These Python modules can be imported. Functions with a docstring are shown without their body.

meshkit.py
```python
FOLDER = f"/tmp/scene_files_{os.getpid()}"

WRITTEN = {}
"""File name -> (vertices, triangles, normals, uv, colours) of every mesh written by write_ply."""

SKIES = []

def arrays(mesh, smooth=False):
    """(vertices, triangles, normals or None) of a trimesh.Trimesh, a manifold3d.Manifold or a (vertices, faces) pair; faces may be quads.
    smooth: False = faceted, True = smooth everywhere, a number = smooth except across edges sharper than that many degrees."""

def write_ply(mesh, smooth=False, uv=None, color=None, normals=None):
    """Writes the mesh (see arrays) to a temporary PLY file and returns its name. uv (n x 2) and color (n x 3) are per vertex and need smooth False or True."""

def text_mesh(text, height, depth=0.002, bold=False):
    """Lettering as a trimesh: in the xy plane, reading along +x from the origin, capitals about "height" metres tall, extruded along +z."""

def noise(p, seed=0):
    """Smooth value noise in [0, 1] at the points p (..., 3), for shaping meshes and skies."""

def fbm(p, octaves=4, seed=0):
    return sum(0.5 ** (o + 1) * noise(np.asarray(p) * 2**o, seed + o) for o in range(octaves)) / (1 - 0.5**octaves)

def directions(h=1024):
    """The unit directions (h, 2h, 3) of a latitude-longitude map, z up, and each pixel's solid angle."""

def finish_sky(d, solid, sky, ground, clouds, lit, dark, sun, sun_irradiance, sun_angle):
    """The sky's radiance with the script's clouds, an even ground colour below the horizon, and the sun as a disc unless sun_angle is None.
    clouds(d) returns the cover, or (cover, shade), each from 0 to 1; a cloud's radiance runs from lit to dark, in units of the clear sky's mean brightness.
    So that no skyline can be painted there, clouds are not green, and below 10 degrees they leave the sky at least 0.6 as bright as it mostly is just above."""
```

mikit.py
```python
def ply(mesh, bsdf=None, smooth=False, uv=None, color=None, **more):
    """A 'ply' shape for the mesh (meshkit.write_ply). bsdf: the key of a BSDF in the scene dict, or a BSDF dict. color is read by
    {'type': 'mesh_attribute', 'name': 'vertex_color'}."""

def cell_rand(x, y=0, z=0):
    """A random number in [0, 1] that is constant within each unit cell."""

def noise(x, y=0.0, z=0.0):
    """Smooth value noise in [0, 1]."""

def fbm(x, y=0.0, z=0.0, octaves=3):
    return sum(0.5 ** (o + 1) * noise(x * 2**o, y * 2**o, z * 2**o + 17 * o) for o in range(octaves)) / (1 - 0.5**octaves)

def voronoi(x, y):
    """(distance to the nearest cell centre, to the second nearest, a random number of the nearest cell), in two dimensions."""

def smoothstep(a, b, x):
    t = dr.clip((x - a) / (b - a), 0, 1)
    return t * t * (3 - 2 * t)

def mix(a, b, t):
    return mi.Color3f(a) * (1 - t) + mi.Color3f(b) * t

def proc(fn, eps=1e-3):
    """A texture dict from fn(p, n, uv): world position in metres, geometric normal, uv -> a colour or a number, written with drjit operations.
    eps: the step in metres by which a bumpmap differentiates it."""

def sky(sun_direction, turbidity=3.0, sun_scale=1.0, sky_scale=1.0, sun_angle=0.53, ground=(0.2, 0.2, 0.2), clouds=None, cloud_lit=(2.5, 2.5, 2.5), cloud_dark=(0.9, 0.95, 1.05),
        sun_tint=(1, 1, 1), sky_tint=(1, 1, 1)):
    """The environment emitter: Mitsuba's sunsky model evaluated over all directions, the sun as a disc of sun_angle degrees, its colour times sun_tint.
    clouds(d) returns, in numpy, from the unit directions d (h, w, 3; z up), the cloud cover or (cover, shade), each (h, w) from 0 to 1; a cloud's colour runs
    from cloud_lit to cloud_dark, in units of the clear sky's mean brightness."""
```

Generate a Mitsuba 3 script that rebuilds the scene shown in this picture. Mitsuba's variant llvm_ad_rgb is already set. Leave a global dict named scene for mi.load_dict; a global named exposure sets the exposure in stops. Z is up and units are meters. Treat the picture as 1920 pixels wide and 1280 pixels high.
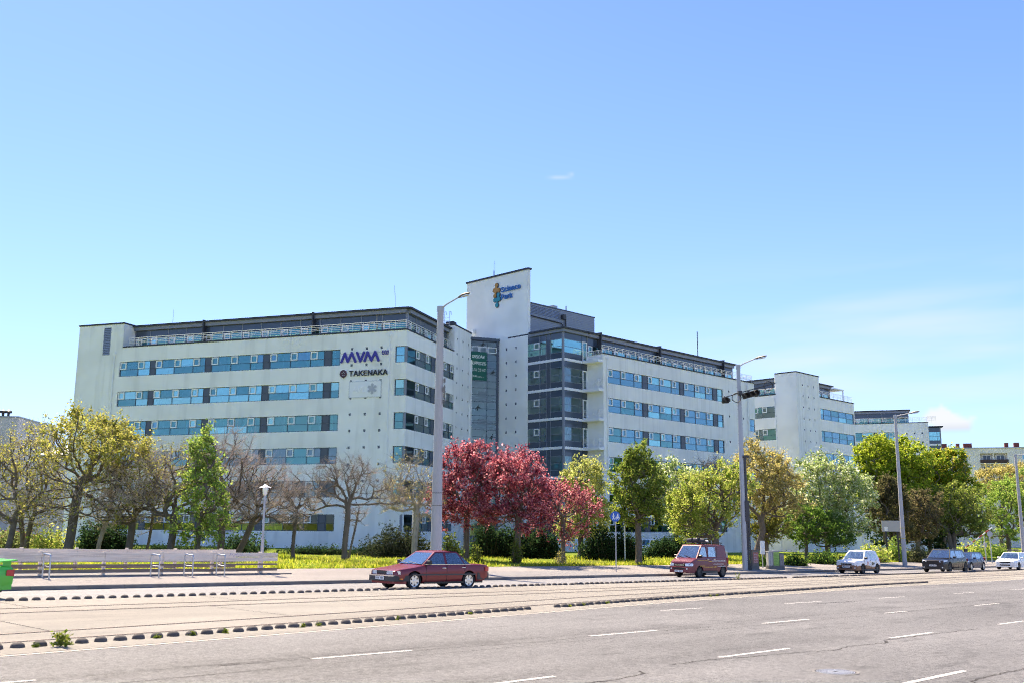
import math, numpy as np, trimesh, manifold3d as m3, mitsuba as mi, drjit as dr, mikit, meshkit
from shapely.geometry import Polygon, box as sbox, Point, LineString
from shapely.ops import unary_union
from shapely import affinity
T = mi.ScalarTransform4f
PI = math.pi
scene, labels = {}, {}

# ------------------------------------------------------------------ camera, sky, exposure
PITCH, ROLL, CAM = math.radians(10.5635), math.radians(-0.3), np.array([0, 0, 1.2])
FWD = np.array([0, math.cos(PITCH), math.sin(PITCH)])
_u, _r = np.array([0, -math.sin(PITCH), math.cos(PITCH)]), np.array([1.0, 0, 0])
CRIGHT = math.cos(ROLL) * _r - math.sin(ROLL) * _u
CUP = math.sin(ROLL) * _r + math.cos(ROLL) * _u
FOC = 1850.0
scene['camera'] = {'type': 'perspective', 'fov': math.degrees(2 * math.atan(960 / FOC)), 'fov_axis': 'x', 'near_clip': 0.1, 'far_clip': 3000.0,
                   'to_world': T().look_at(origin=CAM.tolist(), target=(CAM + FWD).tolist(), up=CUP.tolist())}
SUN_AZ, SUN_EL = math.radians(-32), math.radians(55)
SUN = [math.sin(SUN_AZ) * math.cos(SUN_EL), math.cos(SUN_AZ) * math.cos(SUN_EL), math.sin(SUN_EL)]


def clouds(d):
    az, el = np.degrees(np.arctan2(d[..., 0], d[..., 1])), np.degrees(np.arcsin(d[..., 2]))
    n = meshkit.fbm(np.stack([az * 1.1, el * 1.1, az * 0], -1), 4, 3)
    # one small cumulus low on the right
    cx, cy = (az - 23.85) / 1.45, (el - 5.55) / .72
    puff = meshkit.fbm(np.stack([az * 1.9, el * 1.9, az * 0 + 3], -1), 4, 5)
    base = np.clip((el - 4.95) / .25, 0, 1)
    cum = np.clip((1.05 - np.hypot(cx + .35 * cy, cy) + (puff - .5) * 1.1) * 3, 0, 1) * base
    # thin cirrus on the right, continued unseen behind the camera to light the facades
    s = meshkit.fbm(np.stack([(az + 2 * el) * .09, el * .75 - az * .05, az * 0 + 7], -1), 4, 11)
    away = np.clip((np.abs((az + 32 + 180) % 360 - 180) - 36) / 14, 0, 1)
    band = np.exp(-((el - 9.5) / (3.6 + 5 * np.clip((np.abs(az) - 40) / 40, 0, 1))) ** 2) * away
    cir = np.clip((s - .43) * 2.6, 0, 1) * band * .45
    veil = .12 * np.exp(-(el / 9) ** 2)
    t = (az - 1.9) / 1.78
    trail = np.where((t > 0) & (t < 1), np.clip(1 - np.abs(el - (19.89 + .17 * t)) / .11, 0, 1) * t * .8, 0)
    cover = 1 - (1 - cum * .95) * (1 - cir) * (1 - veil) * (1 - trail)
    shade = np.where(cum > .2, np.clip((5.55 - el) * 1.3, 0, .8), 0)
    return cover, shade


scene['daylight'] = mikit.sky(SUN, turbidity=2.0, sun_scale=.8, sky_scale=.62, sky_tint=(.86, .885, 1.06), clouds=clouds, cloud_lit=(1.75, 1.78, 1.82), cloud_dark=(1.15, 1.22, 1.32), ground=(.22, .21, .2))
exposure = 3.4

# ------------------------------------------------------------------ frames of reference
ROAD_ANG = math.radians(44.24)
SA, CA = math.sin(ROAD_ANG), math.cos(ROAD_ANG)


def st(x, y):
    return x * SA + y * CA, -x * CA + y * SA


def xy(s, t):
    return s * SA - t * CA, s * CA + t * SA


def road_z(s):
    s = np.clip(s, -80, 240)
    return -.73 - .0197 * s + 2.2e-5 * s * s


def zg(x, y):
    s, t = st(np.asarray(x, float), np.asarray(y, float))
    return road_z(s) + np.interp(t, [34.99, 35, 41, 48, 80], [0, .13, .35, .6, .62])


def near_edge(s):
    """distance across the street of the row of concrete domes on the near side of the tram tracks"""
    return np.interp(s, [-60, 0, 6.5, 10.8, 17.4, 28.7, 48.9, 75, 240], [16.6, 17.0, 17.7, 18.2, 19.1, 20.6, 22.1, 22.6, 22.6])


# ------------------------------------------------------------------ scene helpers
_used = {}


def number(name):
    n = _used.get(name, -1) + 1
    _used[name] = n
    return name if n == 0 else f'{name}_{n:03d}'


def thing(name, label=None, cat=None, group=None, kind=None):
    key = number(name)
    d = {}
    if label: d['label'] = label
    if cat: d['category'] = cat
    if group: d['group'] = group
    if kind: d['kind'] = kind
    labels[key] = d
    return key


def put(key, mesh, bsdf, smooth=False, to=None, **kw):
    scene[key] = mikit.ply(mesh, bsdf, smooth, **kw)
    if to is not None: scene[key]['to_world'] = to
    return key


def part(parent, name, mesh, bsdf, smooth=False, to=None, label=None, kind=None, **kw):
    key = number(parent + '__' + name)
    put(key, mesh, bsdf, smooth, to, **kw)
    if label or kind:
        labels[key] = {k: v for k, v in (('label', label), ('kind', kind)) if v}
    return key


def share(key, src, to):
    """another copy of the entry src under its own key"""
    scene[key] = {**scene[src], 'to_world': to}


def copy_thing(src, label, dst_T, group=None, skip=()):
    key = number(src.rsplit('_0', 1)[0] if src[-3:].isdigit() else src)
    labels[key] = {**labels[src], 'label': label or labels[src]['label']}
    if group: labels[key]['group'] = group
    for k in [k for k in scene if k.startswith(src + '__')]:
        scene[key + k[len(src):]] = {**scene[k], 'to_world': dst_T}
        if k in labels: labels[key + k[len(src):]] = labels[k]
    return key


def join(ms):
    vs, fs, o = [], [], 0
    for m in ms:
        v, f = (m.vertices, m.faces) if hasattr(m, 'vertices') else m
        v = np.asarray(v, float); f = np.asarray(f, int)
        if f.shape[1] == 4: f = np.vstack([f[:, [0, 1, 2]], f[:, [0, 2, 3]]])
        vs.append(v); fs.append(f + o); o += len(v)
    return np.vstack(vs), np.vstack(fs)


_BF = np.array([[0, 2, 3, 1], [4, 5, 7, 6], [0, 1, 5, 4], [2, 6, 7, 3], [0, 4, 6, 2], [1, 3, 7, 5]])


def box(x0, x1, y0, y1, z0, z1):
    v = np.array([[x, y, z] for z in (z0, z1) for y in (y0, y1) for x in (x0, x1)], float)
    return v, _BF


def rbox(x0, x1, y0, y1, z0, z1, r=.02):
    """box with chamfered edges"""
    ms = []
    for dx, dy, dz in ((r, r, 0), (r, 0, r), (0, r, r)):
        ms.append(box(x0 + dx, x1 - dx, y0 + dy, y1 - dy, z0 + dz, z1 - dz)[0])
    h = trimesh.Trimesh(np.vstack(ms)).convex_hull
    return h.vertices, h.faces


def hull(pts):
    h = trimesh.Trimesh(np.asarray(pts, float), process=False).convex_hull
    return np.array(h.vertices), np.array(h.faces)


def move(m, x=0, y=0, z=0, rz=0, ry=0, rx=0, s=1):
    v, f = (m.vertices, m.faces) if hasattr(m, 'vertices') else m
    v = np.array(v, float) * s
    M = np.eye(3)
    for ang, (i, j) in ((rx, (1, 2)), (ry, (2, 0)), (rz, (0, 1))):
        if ang:
            R = np.eye(3); c, sn = math.cos(ang), math.sin(ang)
            R[i, i] = c; R[i, j] = -sn; R[j, i] = sn; R[j, j] = c
            M = R @ M
    return v @ M.T + [x, y, z], np.asarray(f)


def tube(pts, rad, sides=8, cap=True):
    p = np.asarray(pts, float)
    rad = np.broadcast_to(rad, (len(p),)).astype(float)
    t = np.gradient(p, axis=0); t /= np.linalg.norm(t, axis=1, keepdims=True) + 1e-12
    ref = np.array([0, 0, 1.0]) if abs(t[0][2]) < .9 else np.array([1.0, 0, 0])
    a = np.zeros_like(p); a[0] = np.cross(t[0], ref); a[0] /= np.linalg.norm(a[0])
    for i in range(1, len(p)):
        q = a[i - 1] - t[i] * (a[i - 1] @ t[i]); a[i] = q / (np.linalg.norm(q) + 1e-12)
    b = np.cross(t, a)
    ang = np.arange(sides) * 2 * PI / sides
    v = p[:, None] + rad[:, None, None] * (np.cos(ang)[None, :, None] * a[:, None] + np.sin(ang)[None, :, None] * b[:, None])
    v = v.reshape(-1, 3); f = []
    i, j = np.meshgrid(np.arange(len(p) - 1), np.arange(sides), indexing='ij')
    q = np.stack([i * sides + j, i * sides + (j + 1) % sides, (i + 1) * sides + (j + 1) % sides, (i + 1) * sides + j], -1).reshape(-1, 4)
    f = np.vstack([q[:, [0, 1, 2]], q[:, [0, 2, 3]]])
    if cap:
        n = len(v); v = np.vstack([v, p[0], p[-1]]); k = np.arange(sides); e = (len(p) - 1) * sides
        f = np.vstack([f, np.stack([np.full(sides, n), (k + 1) % sides, k], 1), np.stack([np.full(sides, n + 1), e + k, e + (k + 1) % sides], 1)])
    return v, f


def lathe(prof, sides=24):
    """profile of (r, z) turned about z"""
    pr = np.asarray(prof, float); ang = np.arange(sides) * 2 * PI / sides
    v = np.stack([pr[:, 0, None] * np.cos(ang), pr[:, 0, None] * np.sin(ang), np.repeat(pr[:, 1, None], sides, 1)], -1).reshape(-1, 3)
    i, j = np.meshgrid(np.arange(len(pr) - 1), np.arange(sides), indexing='ij')
    q = np.stack([i * sides + j, i * sides + (j + 1) % sides, (i + 1) * sides + (j + 1) % sides, (i + 1) * sides + j], -1).reshape(-1, 4)
    return v, np.vstack([q[:, [0, 1, 2]], q[:, [0, 2, 3]]])


def extrude(poly, h):
    gs = getattr(poly, 'geoms', [poly])
    return join([trimesh.creation.extrude_polygon(g, h, engine="earcut") for g in gs if g.area > 1e-9])


class Frame:
    """a vertical face: u runs along the face, n outwards (towards the street), z up"""

    def __init__(self, P, ang):
        a = math.radians(ang)
        self.P = np.asarray(P, float)[:2]; self.D = np.array([math.sin(a), math.cos(a)])
        N = np.array([math.cos(a), -math.sin(a)])
        self.flip = N @ self.P > 0
        self.N = -N if self.flip else N

    def xyz(self, u, n, z):
        u, n, z = np.broadcast_arrays(np.asarray(u, float), np.asarray(n, float), np.asarray(z, float))
        q = self.P + u[..., None] * self.D + n[..., None] * self.N
        return np.concatenate([q, z[..., None]], -1)

    def map(self, m):
        """mesh in (u, n, z) -> world"""
        v, f = (m.vertices, m.faces) if hasattr(m, 'vertices') else m
        v = np.asarray(v); f = np.asarray(f)
        # (D, N, z) is right handed when N = D turned left; keep the faces outward
        w = self.xyz(v[:, 0], v[:, 1], v[:, 2])
        if self.D[0] * self.N[1] - self.D[1] * self.N[0] < 0: f = f[:, ::-1]
        return w, f

    def box(self, u0, u1, n0, n1, z0, z1):
        return self.map(box(min(u0, u1), max(u0, u1), n0, n1, z0, z1))

    def sheet(self, poly, n0, n1):
        """(u, z) polygon given thickness from n0 (back) to n1 (front)"""
        v, f = extrude(poly, n1 - n0)
        return self.map((np.stack([v[:, 0], n1 - v[:, 2], v[:, 1]], 1), f))


# ------------------------------------------------------------------ materials
def rgb(*c):
    return {'type': 'rgb', 'value': list(c)}


def mat(name, col, rough=.6, metal=0., spec=.5, **kw):
    scene[name] = {'type': 'twosided', 'bsdf': {'type': 'principled', 'base_color': rgb(*col) if not isinstance(col, dict) else col, 'roughness': rough, 'metallic': metal, 'specular': spec, **kw}}
    return name


def diffuse(name, col):
    scene[name] = {'type': 'twosided', 'bsdf': {'type': 'diffuse', 'reflectance': col if isinstance(col, dict) else rgb(*col)}}
    return name


def glass(name, refl, trans, w):
    scene[name] = {'type': 'blendbsdf', 'weight': w, 'a': {'type': 'thindielectric', 'specular_transmittance': rgb(*trans)},
                   'b': {'type': 'conductor', 'material': 'none', 'specular_reflectance': rgb(*refl)}}
    return name


sst = mikit.smoothstep


def plaster(p, n, uv):
    streak = mikit.fbm(p.x * 2.2 + p.y * 1.7, p.z * .12, 3.0, 3)
    blot = mikit.fbm(p.x * .35, p.y * .35, p.z * .35, 3)
    fine = mikit.noise(p.x * 9, p.y * 9, p.z * 9)
    k = 1 - .10 * sst(.45, .8, streak) - .07 * sst(.4, .7, blot) + .03 * (fine - .5)
    return mi.Color3f(.86, .86, .845) * k


def asphalt(p, n, uv):
    s = p.x * SA + p.y * CA; t = -p.x * CA + p.y * SA
    fine = mikit.noise(p.x * 45, p.y * 45, 0.)
    mid = mikit.noise(p.x * 14, p.y * 14, 3.)
    wear = mikit.fbm(s * .11, t * .9, 1., 4)
    pat = mikit.fbm(s * .35, t * .35, 5., 3)
    track = dr.exp(-dr.square((t - 15.6) / .35)) + dr.exp(-dr.square((t - 14.1) / .35)) + dr.exp(-dr.square((t - 11.9) / .35)) + dr.exp(-dr.square((t - 10.4) / .35))
    k = .80 + .62 * (fine - .5) + .34 * (mid - .5) + .38 * (wear - .5) + .34 * (pat - .5) - .07 * track
    stain = sst(.66, .82, mikit.fbm(s * .8 + 9, t * 2.2, 8., 3))
    k = k * (1 - .25 * stain)
    return mi.Color3f(.150, .147, .146) * dr.maximum(k, .2)


def far_asphalt(p, n, uv):
    s = p.x * SA + p.y * CA; t = -p.x * CA + p.y * SA
    k = .85 + .3 * (mikit.fbm(s * .2, t * 1.2, 2., 4) - .5) + .25 * (mikit.noise(p.x * 14, p.y * 14) - .5)
    return mi.Color3f(.205, .202, .204) * k


def slab_concrete(p, n, uv):
    s = p.x * SA + p.y * CA; t = -p.x * CA + p.y * SA
    big = mikit.fbm(s * .25, t * .8, 0., 4)
    fine = mikit.noise(p.x * 25, p.y * 25)
    drag = sst(.6, .85, mikit.fbm(s * .5, t * 5, 4., 3))
    k = .92 + .35 * (big - .5) + .12 * (fine - .5) - .13 * drag
    return mikit.mix((.212, .194, .165), (.236, .22, .19), mikit.noise(s * .2, t * .3, 9)) * k


def pave(p, n, uv):
    s = p.x * SA + p.y * CA; t = -p.x * CA + p.y * SA
    k = .9 + .3 * (mikit.fbm(s * .3, t * .7, 0., 4) - .5) + .15 * (mikit.noise(p.x * 18, p.y * 18) - .5)
    patch = sst(.56, .6, mikit.noise(s * .12, t * .35, 6.))
    return mikit.mix((.25, .228, .211), (.212, .203, .197), patch) * k


def soil(p, n, uv):
    k = mikit.fbm(p.x * .4, p.y * .4, 0., 4); f = mikit.noise(p.x * 7, p.y * 7)
    return mikit.mix((.15, .20, .03), (.10, .115, .03), sst(.4, .65, k)) * (.75 + .5 * f)


def kerbstone(p, n, uv):
    return mi.Color3f(.19, .18, .17) * (.75 + .5 * mikit.fbm(p.x * 3, p.y * 3, p.z * 3, 3))


def timber(p, n, uv):
    s = p.x * SA + p.y * CA
    g = mikit.fbm(s * 1.3, p.z * 45, 1., 4); b = mikit.fbm(s * .5, p.z * 6, 5., 3)
    return mikit.mix((.80, .71, .60), (.62, .53, .44), sst(.35, .7, g * .6 + b * .4))


def dome_con(p, n, uv):
    return mi.Color3f(.105, .095, .088) * (.6 + .8 * mikit.fbm(p.x * 22, p.y * 22, p.z * 22, 3))


def pole_concrete(p, n, uv):
    w = mikit.fbm(p.x * 5, p.y * 5, p.z * .35, 3); f = mikit.noise(p.x * 30, p.y * 30, p.z * 30)
    return mi.Color3f(.50, .49, .50) * (.86 + .22 * (w - .5) + .12 * (f - .5))


def proc(name, fn, rough=.85, spec=.3, eps=1e-3, bump=None, scale=.004, beps=.01):
    b = {'type': 'principled', 'base_color': mikit.proc(fn, eps), 'roughness': rough, 'specular': spec}
    if bump is not None:
        b = {'type': 'bumpmap', 'arbitrary': mikit.proc(bump, beps), 'bsdf': b, 'scale': scale}
    scene[name] = {'type': 'twosided', 'bsdf': b}
    return name


proc('plaster', plaster, .9, .2)
proc('asphalt', asphalt, .75, .35)
proc('asphalt_far', far_asphalt, .7, .4)
proc('slab_concrete', slab_concrete, .8, .3)
proc('paving', pave, .85, .25)
proc('soil', soil, 1., .0)
proc('kerbstone', kerbstone, .9, .2)


def forecourt(p, n, uv):
    return mi.Color3f(.46, .445, .42) * (.86 + .28 * mikit.fbm(p.x * .5, p.y * .5, 0., 4))


proc('forecourt_paving', forecourt, .9, .2)  # pale colour of the added ground that bounces light
proc('timber', timber, .75, .3)
proc('dome_concrete', dome_con, .85, .3)
proc('pole_concrete', pole_concrete, .8, .3)
mat('frame_dark', (.075, .095, .135), .45)
mat('panel_dark', (.062, .078, .115), .35)
mat('panel_blue', (.05, .07, .11), .12, spec=.6)
mat('fascia_grey', (.20, .22, .28), .45)
mat('roof_dark', (.035, .04, .055), .6)
mat('white_frame', (.84, .84, .86), .4)
mat('white_rail', (.84, .83, .80), .35)
mat('white_band', (.78, .79, .82), .45)
mat('louvre_grey', (.26, .28, .34), .45, .3)
mat('steel', (.50, .51, .53), .35, .85)
mat('galv', (.42, .43, .46), .5, .5)
mat('dark_metal', (.05, .05, .055), .5)
mat('black', (.012, .012, .013), .45)
mat('rubber', (.018, .018, .019), .8)
mat('rail_steel', (.16, .12, .10), .5, .6)
mat('road_paint', (.40, .39, .375), .8)
mat('edge_paint', (.36, .33, .285), .85)
mat('crack', (.03, .028, .027), .95)
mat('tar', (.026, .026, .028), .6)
mat('interior', (.26, .26, .25), .9)
mat('blind_white', (.62, .64, .62), .9)
mat('blind_cream', (.50, .49, .40), .9)
mat('blind_blue', (.09, .20, .52), .7)
glass('glass_teal', (.14, .40, .40), (.30, .55, .58), .50)
glass('glass_link', (.16, .24, .25), (.45, .58, .55), .22)
glass('glass_low', (.05, .065, .065), (.35, .50, .50), .45)  # reflectance lowered to paint in dark trees mirrored by the lower rows
glass('glass_cyan', (.36, .72, .70), (.30, .55, .58), .60)
glass('glass_blue', (.19, .43, .52), (.26, .45, .62), .52)
glass('glass_dark', (.26, .44, .50), (.35, .52, .52), .30)
# ------------------------------------------------------------------ the ground, the street and the tram tracks
def sheet_st(s, rows):
    """sheet along the street: rows = list of functions s -> (t, height above the street profile)"""
    s = np.asarray(s, float); V = []
    for r in rows:
        t, h = r(s); t = np.broadcast_to(t, s.shape); x, y = xy(s, t)
        V.append(np.stack([x, y, road_z(s) + h], 1))
    n = len(s); v = np.vstack(V); f = []
    for k in range(len(rows) - 1):
        i = np.arange(n - 1) + k * n
        f.append(np.stack([i, i + 1, i + 1 + n, i + n], 1))
    return v, np.vstack(f)


def const(t, h=0.0):
    return lambda s: (np.full_like(s, t), h)


S_LONG = np.unique(np.concatenate([np.arange(-60, 240, 2.5), [-80, 240]]))
g_s = np.concatenate([[-1500, -600, -250], np.arange(-80, 241, 8), [350, 700, 1500]])
g_t = np.array([-1500, -300, -60, -30, 0, 15, 25, 34, 38, 41.6, 41.75, 42.4, 44, 46, 48, 52, 60, 75, 100, 150, 300, 700, 1500])
gs, gt = np.meshgrid(g_s, g_t, indexing='ij')
gx, gy = xy(gs, gt)
bump = np.where(gt > 42, .05 * meshkit.fbm(np.stack([gx * .3, gy * .3, gx * 0], -1)), 0)
gz = zg(gx, gy) - np.interp(gt, [41.6, 41.75], [.12, .0]) + bump
n1 = len(g_t); ii, jj = np.meshgrid(np.arange(len(g_s) - 1), np.arange(n1 - 1), indexing='ij')
put(thing('ground', 'grassy ground under the trees and around the office buildings', kind='structure'),
    (np.stack([gx, gy, gz], -1).reshape(-1, 3), np.stack([ii * n1 + jj, (ii + 1) * n1 + jj, (ii + 1) * n1 + jj + 1, ii * n1 + jj + 1], -1).reshape(-1, 4)), 'soil', True)

road = thing('road', 'grey asphalt carriageway with dashed lane lines in front of the tram tracks', kind='structure')
put(road, sheet_st(S_LONG, [const(-40), const(0), const(8), const(16), lambda s: (near_edge(s) - .62, 0.0)]), 'asphalt', True)
far_road = thing('far_road', 'pale asphalt carriageway between the tram tracks and the far pavement', kind='structure')
put(far_road, sheet_st(S_LONG, [const(29.55), const(32), const(34.86)]), 'asphalt_far', True)
tracks = thing('tram_tracks', 'pale concrete slab with two pairs of tram rails between the carriageways', kind='structure')
put(tracks, sheet_st(S_LONG, [lambda s: (near_edge(s) - .62, -.02), lambda s: (near_edge(s) - .62, .006), lambda s: (near_edge(s) - .3, .035), lambda s: (near_edge(s) + 3.0, .035), const(28.0, .035), const(29.55, .035), const(29.55, -.02)]), 'slab_concrete', 25)
pavement = thing('pavement', 'sunlit pavement behind the kerb of the far carriageway', kind='structure')
put(pavement, sheet_st(S_LONG, [const(35.0, .125), const(36.5, .18), const(41.0, .345), const(41.75, .37), const(41.75, .2)]), 'paving', 25)
kerb = thing('kerb', 'dark stone kerb along the far pavement', kind='structure')
# kerbstones, one metre each where they can be told apart
for i, s0 in enumerate(np.arange(5, 105, 1.6)):
    ss = np.array([s0 + .006, s0 + 1.594])
    j = .004 * math.sin(i * 7.3)
    part(kerb, 'kerbstone', sheet_st(ss, [const(34.86 + j, -.03), const(34.86 + j, .115), const(34.88 + j, .138), const(35.03, .142), const(35.03, .05)]), 'kerbstone')
put(kerb, sheet_st(np.array([-80, -40, 0, 4.98]), [const(34.86, -.03), const(34.86, .138), const(35.03, .142)]), 'kerbstone')
part(kerb, 'far_kerb', sheet_st(np.arange(105, 241, 15.), [const(34.86, -.03), const(34.86, .138), const(35.03, .142)]), 'kerbstone')

put(thing('forecourt', 'unseen pale ground added behind the trees to bounce light onto the office buildings', kind='structure'), sheet_st(np.arange(-70, 200, 6.), [const(57.0, .50), const(57.0, .612), const(70, .615), const(90, .625), const(140, .63)]), 'forecourt_paving', True)  # sheet added out of view to bounce sunlight onto the facades

# pale edge line beside the near row of domes
part(road, 'edge_line', sheet_st(S_LONG, [lambda s: (near_edge(s) - .80, .005), lambda s: (near_edge(s) - .66, .005)]), 'edge_paint')


def strip(pts, w, h):
    """narrow strip along (s, t) points"""
    p = np.asarray(pts, float); d = np.gradient(p, axis=0); d /= np.linalg.norm(d, axis=1, keepdims=True)
    n = np.stack([-d[:, 1], d[:, 0]], 1); w = np.broadcast_to(w, (len(p),))[:, None]
    a, b = p - n * w / 2, p + n * w / 2
    q = np.vstack([a, b]); x, y = xy(q[:, 0], q[:, 1]); m = len(p); i = np.arange(m - 1)
    return np.stack([x, y, road_z(q[:, 0]) + h], 1), np.stack([i, i + 1, i + 1 + m, i + m], 1)


for s0, s1, t in [(9.6, 11.7, 13.8), (16.4, 18.8, 13.68), (22.7, 25.1, 13.3), (29.4, 31.0, 13.15), (36.2, 38.6, 13.0), (43, 45.2, 12.9), (50, 52.3, 12.85), (57, 59.2, 12.8), (64, 66.2, 12.8), (71, 73.2, 12.8),
                  (8.9, 11.2, 10.0), (15.3, 17.75, 9.85), (21.6, 23.9, 9.57), (28.0, 30.0, 9.48), (35, 37.2, 9.4), (42, 44.2, 9.35), (49, 51.2, 9.3), (2.5, 4.9, 10.1), (3.2, 5.4, 14.0),
                  (24.2, 26.4, 17.5), (30.8, 33.4, 17.2), (37.4, 39.8, 16.95), (44.5, 46.9, 16.8), (51.5, 53.9, 16.75), (58.5, 60.9, 16.7), (65.5, 67.9, 16.7), (72.5, 74.9, 16.7), (79.5, 82, 16.7),
                  (14.6, 17.0, 6.33), (21, 23.3, 6.2), (27.5, 29.8, 6.1), (8, 10.4, 6.4)]:
    part(road, 'lane_dash', strip([(s0, t), (s0 + .1, t), (s1 - .1, t), (s1, t)], [.09, .11, .11, .085], .005), 'road_paint')
crng = np.random.default_rng(5)
for pts in [[(12.0, 13.77), (13.1, 13.65), (14.5, 13.49), (16.3, 13.64)], [(13.7, 9.76), (14.9, 9.78), (15.5, 9.62), (17.3, 9.38), (18.1, 9.15), (19.3, 9.31), (20, 9.2), (20.5, 9.15), (20.9, 9.36)],
            [(10.6, 9.2), (11.05, 9.27), (11.7, 9.21), (12.5, 9.36), (12.7, 9.6)], [(15.6, 5.73), (16.5, 5.84), (17.4, 5.8), (18.2, 5.8), (20, 5.9)], [(18.8, 13.56), (19.7, 13.51), (20.6, 13.48)], [(31, 13.16), (33, 12.98), (36, 12.97), (40.4, 12.72)],
            [(21, 9.42), (23, 9.4), (26, 9.3)], [(8, 13.9), (9.5, 13.86), (12, 13.7)]]:
    q = np.asarray(pts); k = np.linspace(0, len(q) - 1, len(q) * 9)
    q = np.stack([np.interp(k, np.arange(len(q)), q[:, 0]), np.interp(k, np.arange(len(q)), q[:, 1])], 1)
    q[:, 1] += crng.normal(0, .022, len(q))
    w = .022 + .03 * crng.random(len(q)) ** 2
    part(road, 'crack', strip(q, w, .004), 'crack')
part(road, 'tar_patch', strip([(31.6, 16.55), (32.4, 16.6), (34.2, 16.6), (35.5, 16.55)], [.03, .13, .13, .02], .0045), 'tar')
for t in (11.2, 12.1):
    q = np.stack([np.linspace(6, 45, 90), t + 1.9 + .06 * np.sin(np.linspace(0, 9, 90))], 1)
    part(road, 'paving_joint', strip(q, .02, .0035), 'crack')

# rails: groove and steel head on each
for k, t in (('a', lambda s: near_edge(s) + .87), ('b', lambda s: near_edge(s) + 2.3), ('c', lambda s: 0 * s + 24.5 + .6), ('d', lambda s: 0 * s + 25.94 + .6)):
    part(tracks, 'rail_groove', sheet_st(S_LONG, [lambda s: (t(s) - .075, .039), lambda s: (t(s) + .045, .039)]), 'tar')
    part(tracks, 'rail', sheet_st(S_LONG, [lambda s: (t(s) - .03, .036), lambda s: (t(s) - .03, .046), lambda s: (t(s) + .03, .046), lambda s: (t(s) + .03, .036)]), 'rail_steel')
for i, s0 in enumerate(np.arange(-10, 120, 6.0)):
    part(tracks, 'slab_joint', strip([(s0, float(near_edge(s0)) + 2.45), (s0 + .02, 24.95)], .025, .0395), 'crack')
    if s0 < 60:
        part(tracks, 'slab_joint', strip([(s0 + 2, 26.7), (s0 + 2.02, 29.1)], .02, .0395), 'crack')

# concrete domes beside the tracks
dome_m = lathe([(.116, -.02), (.115, .02), (.103, .056), (.077, .082), (.04, .096), (.001, .099)], 18)
drng = np.random.default_rng(11)
first = None


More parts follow.
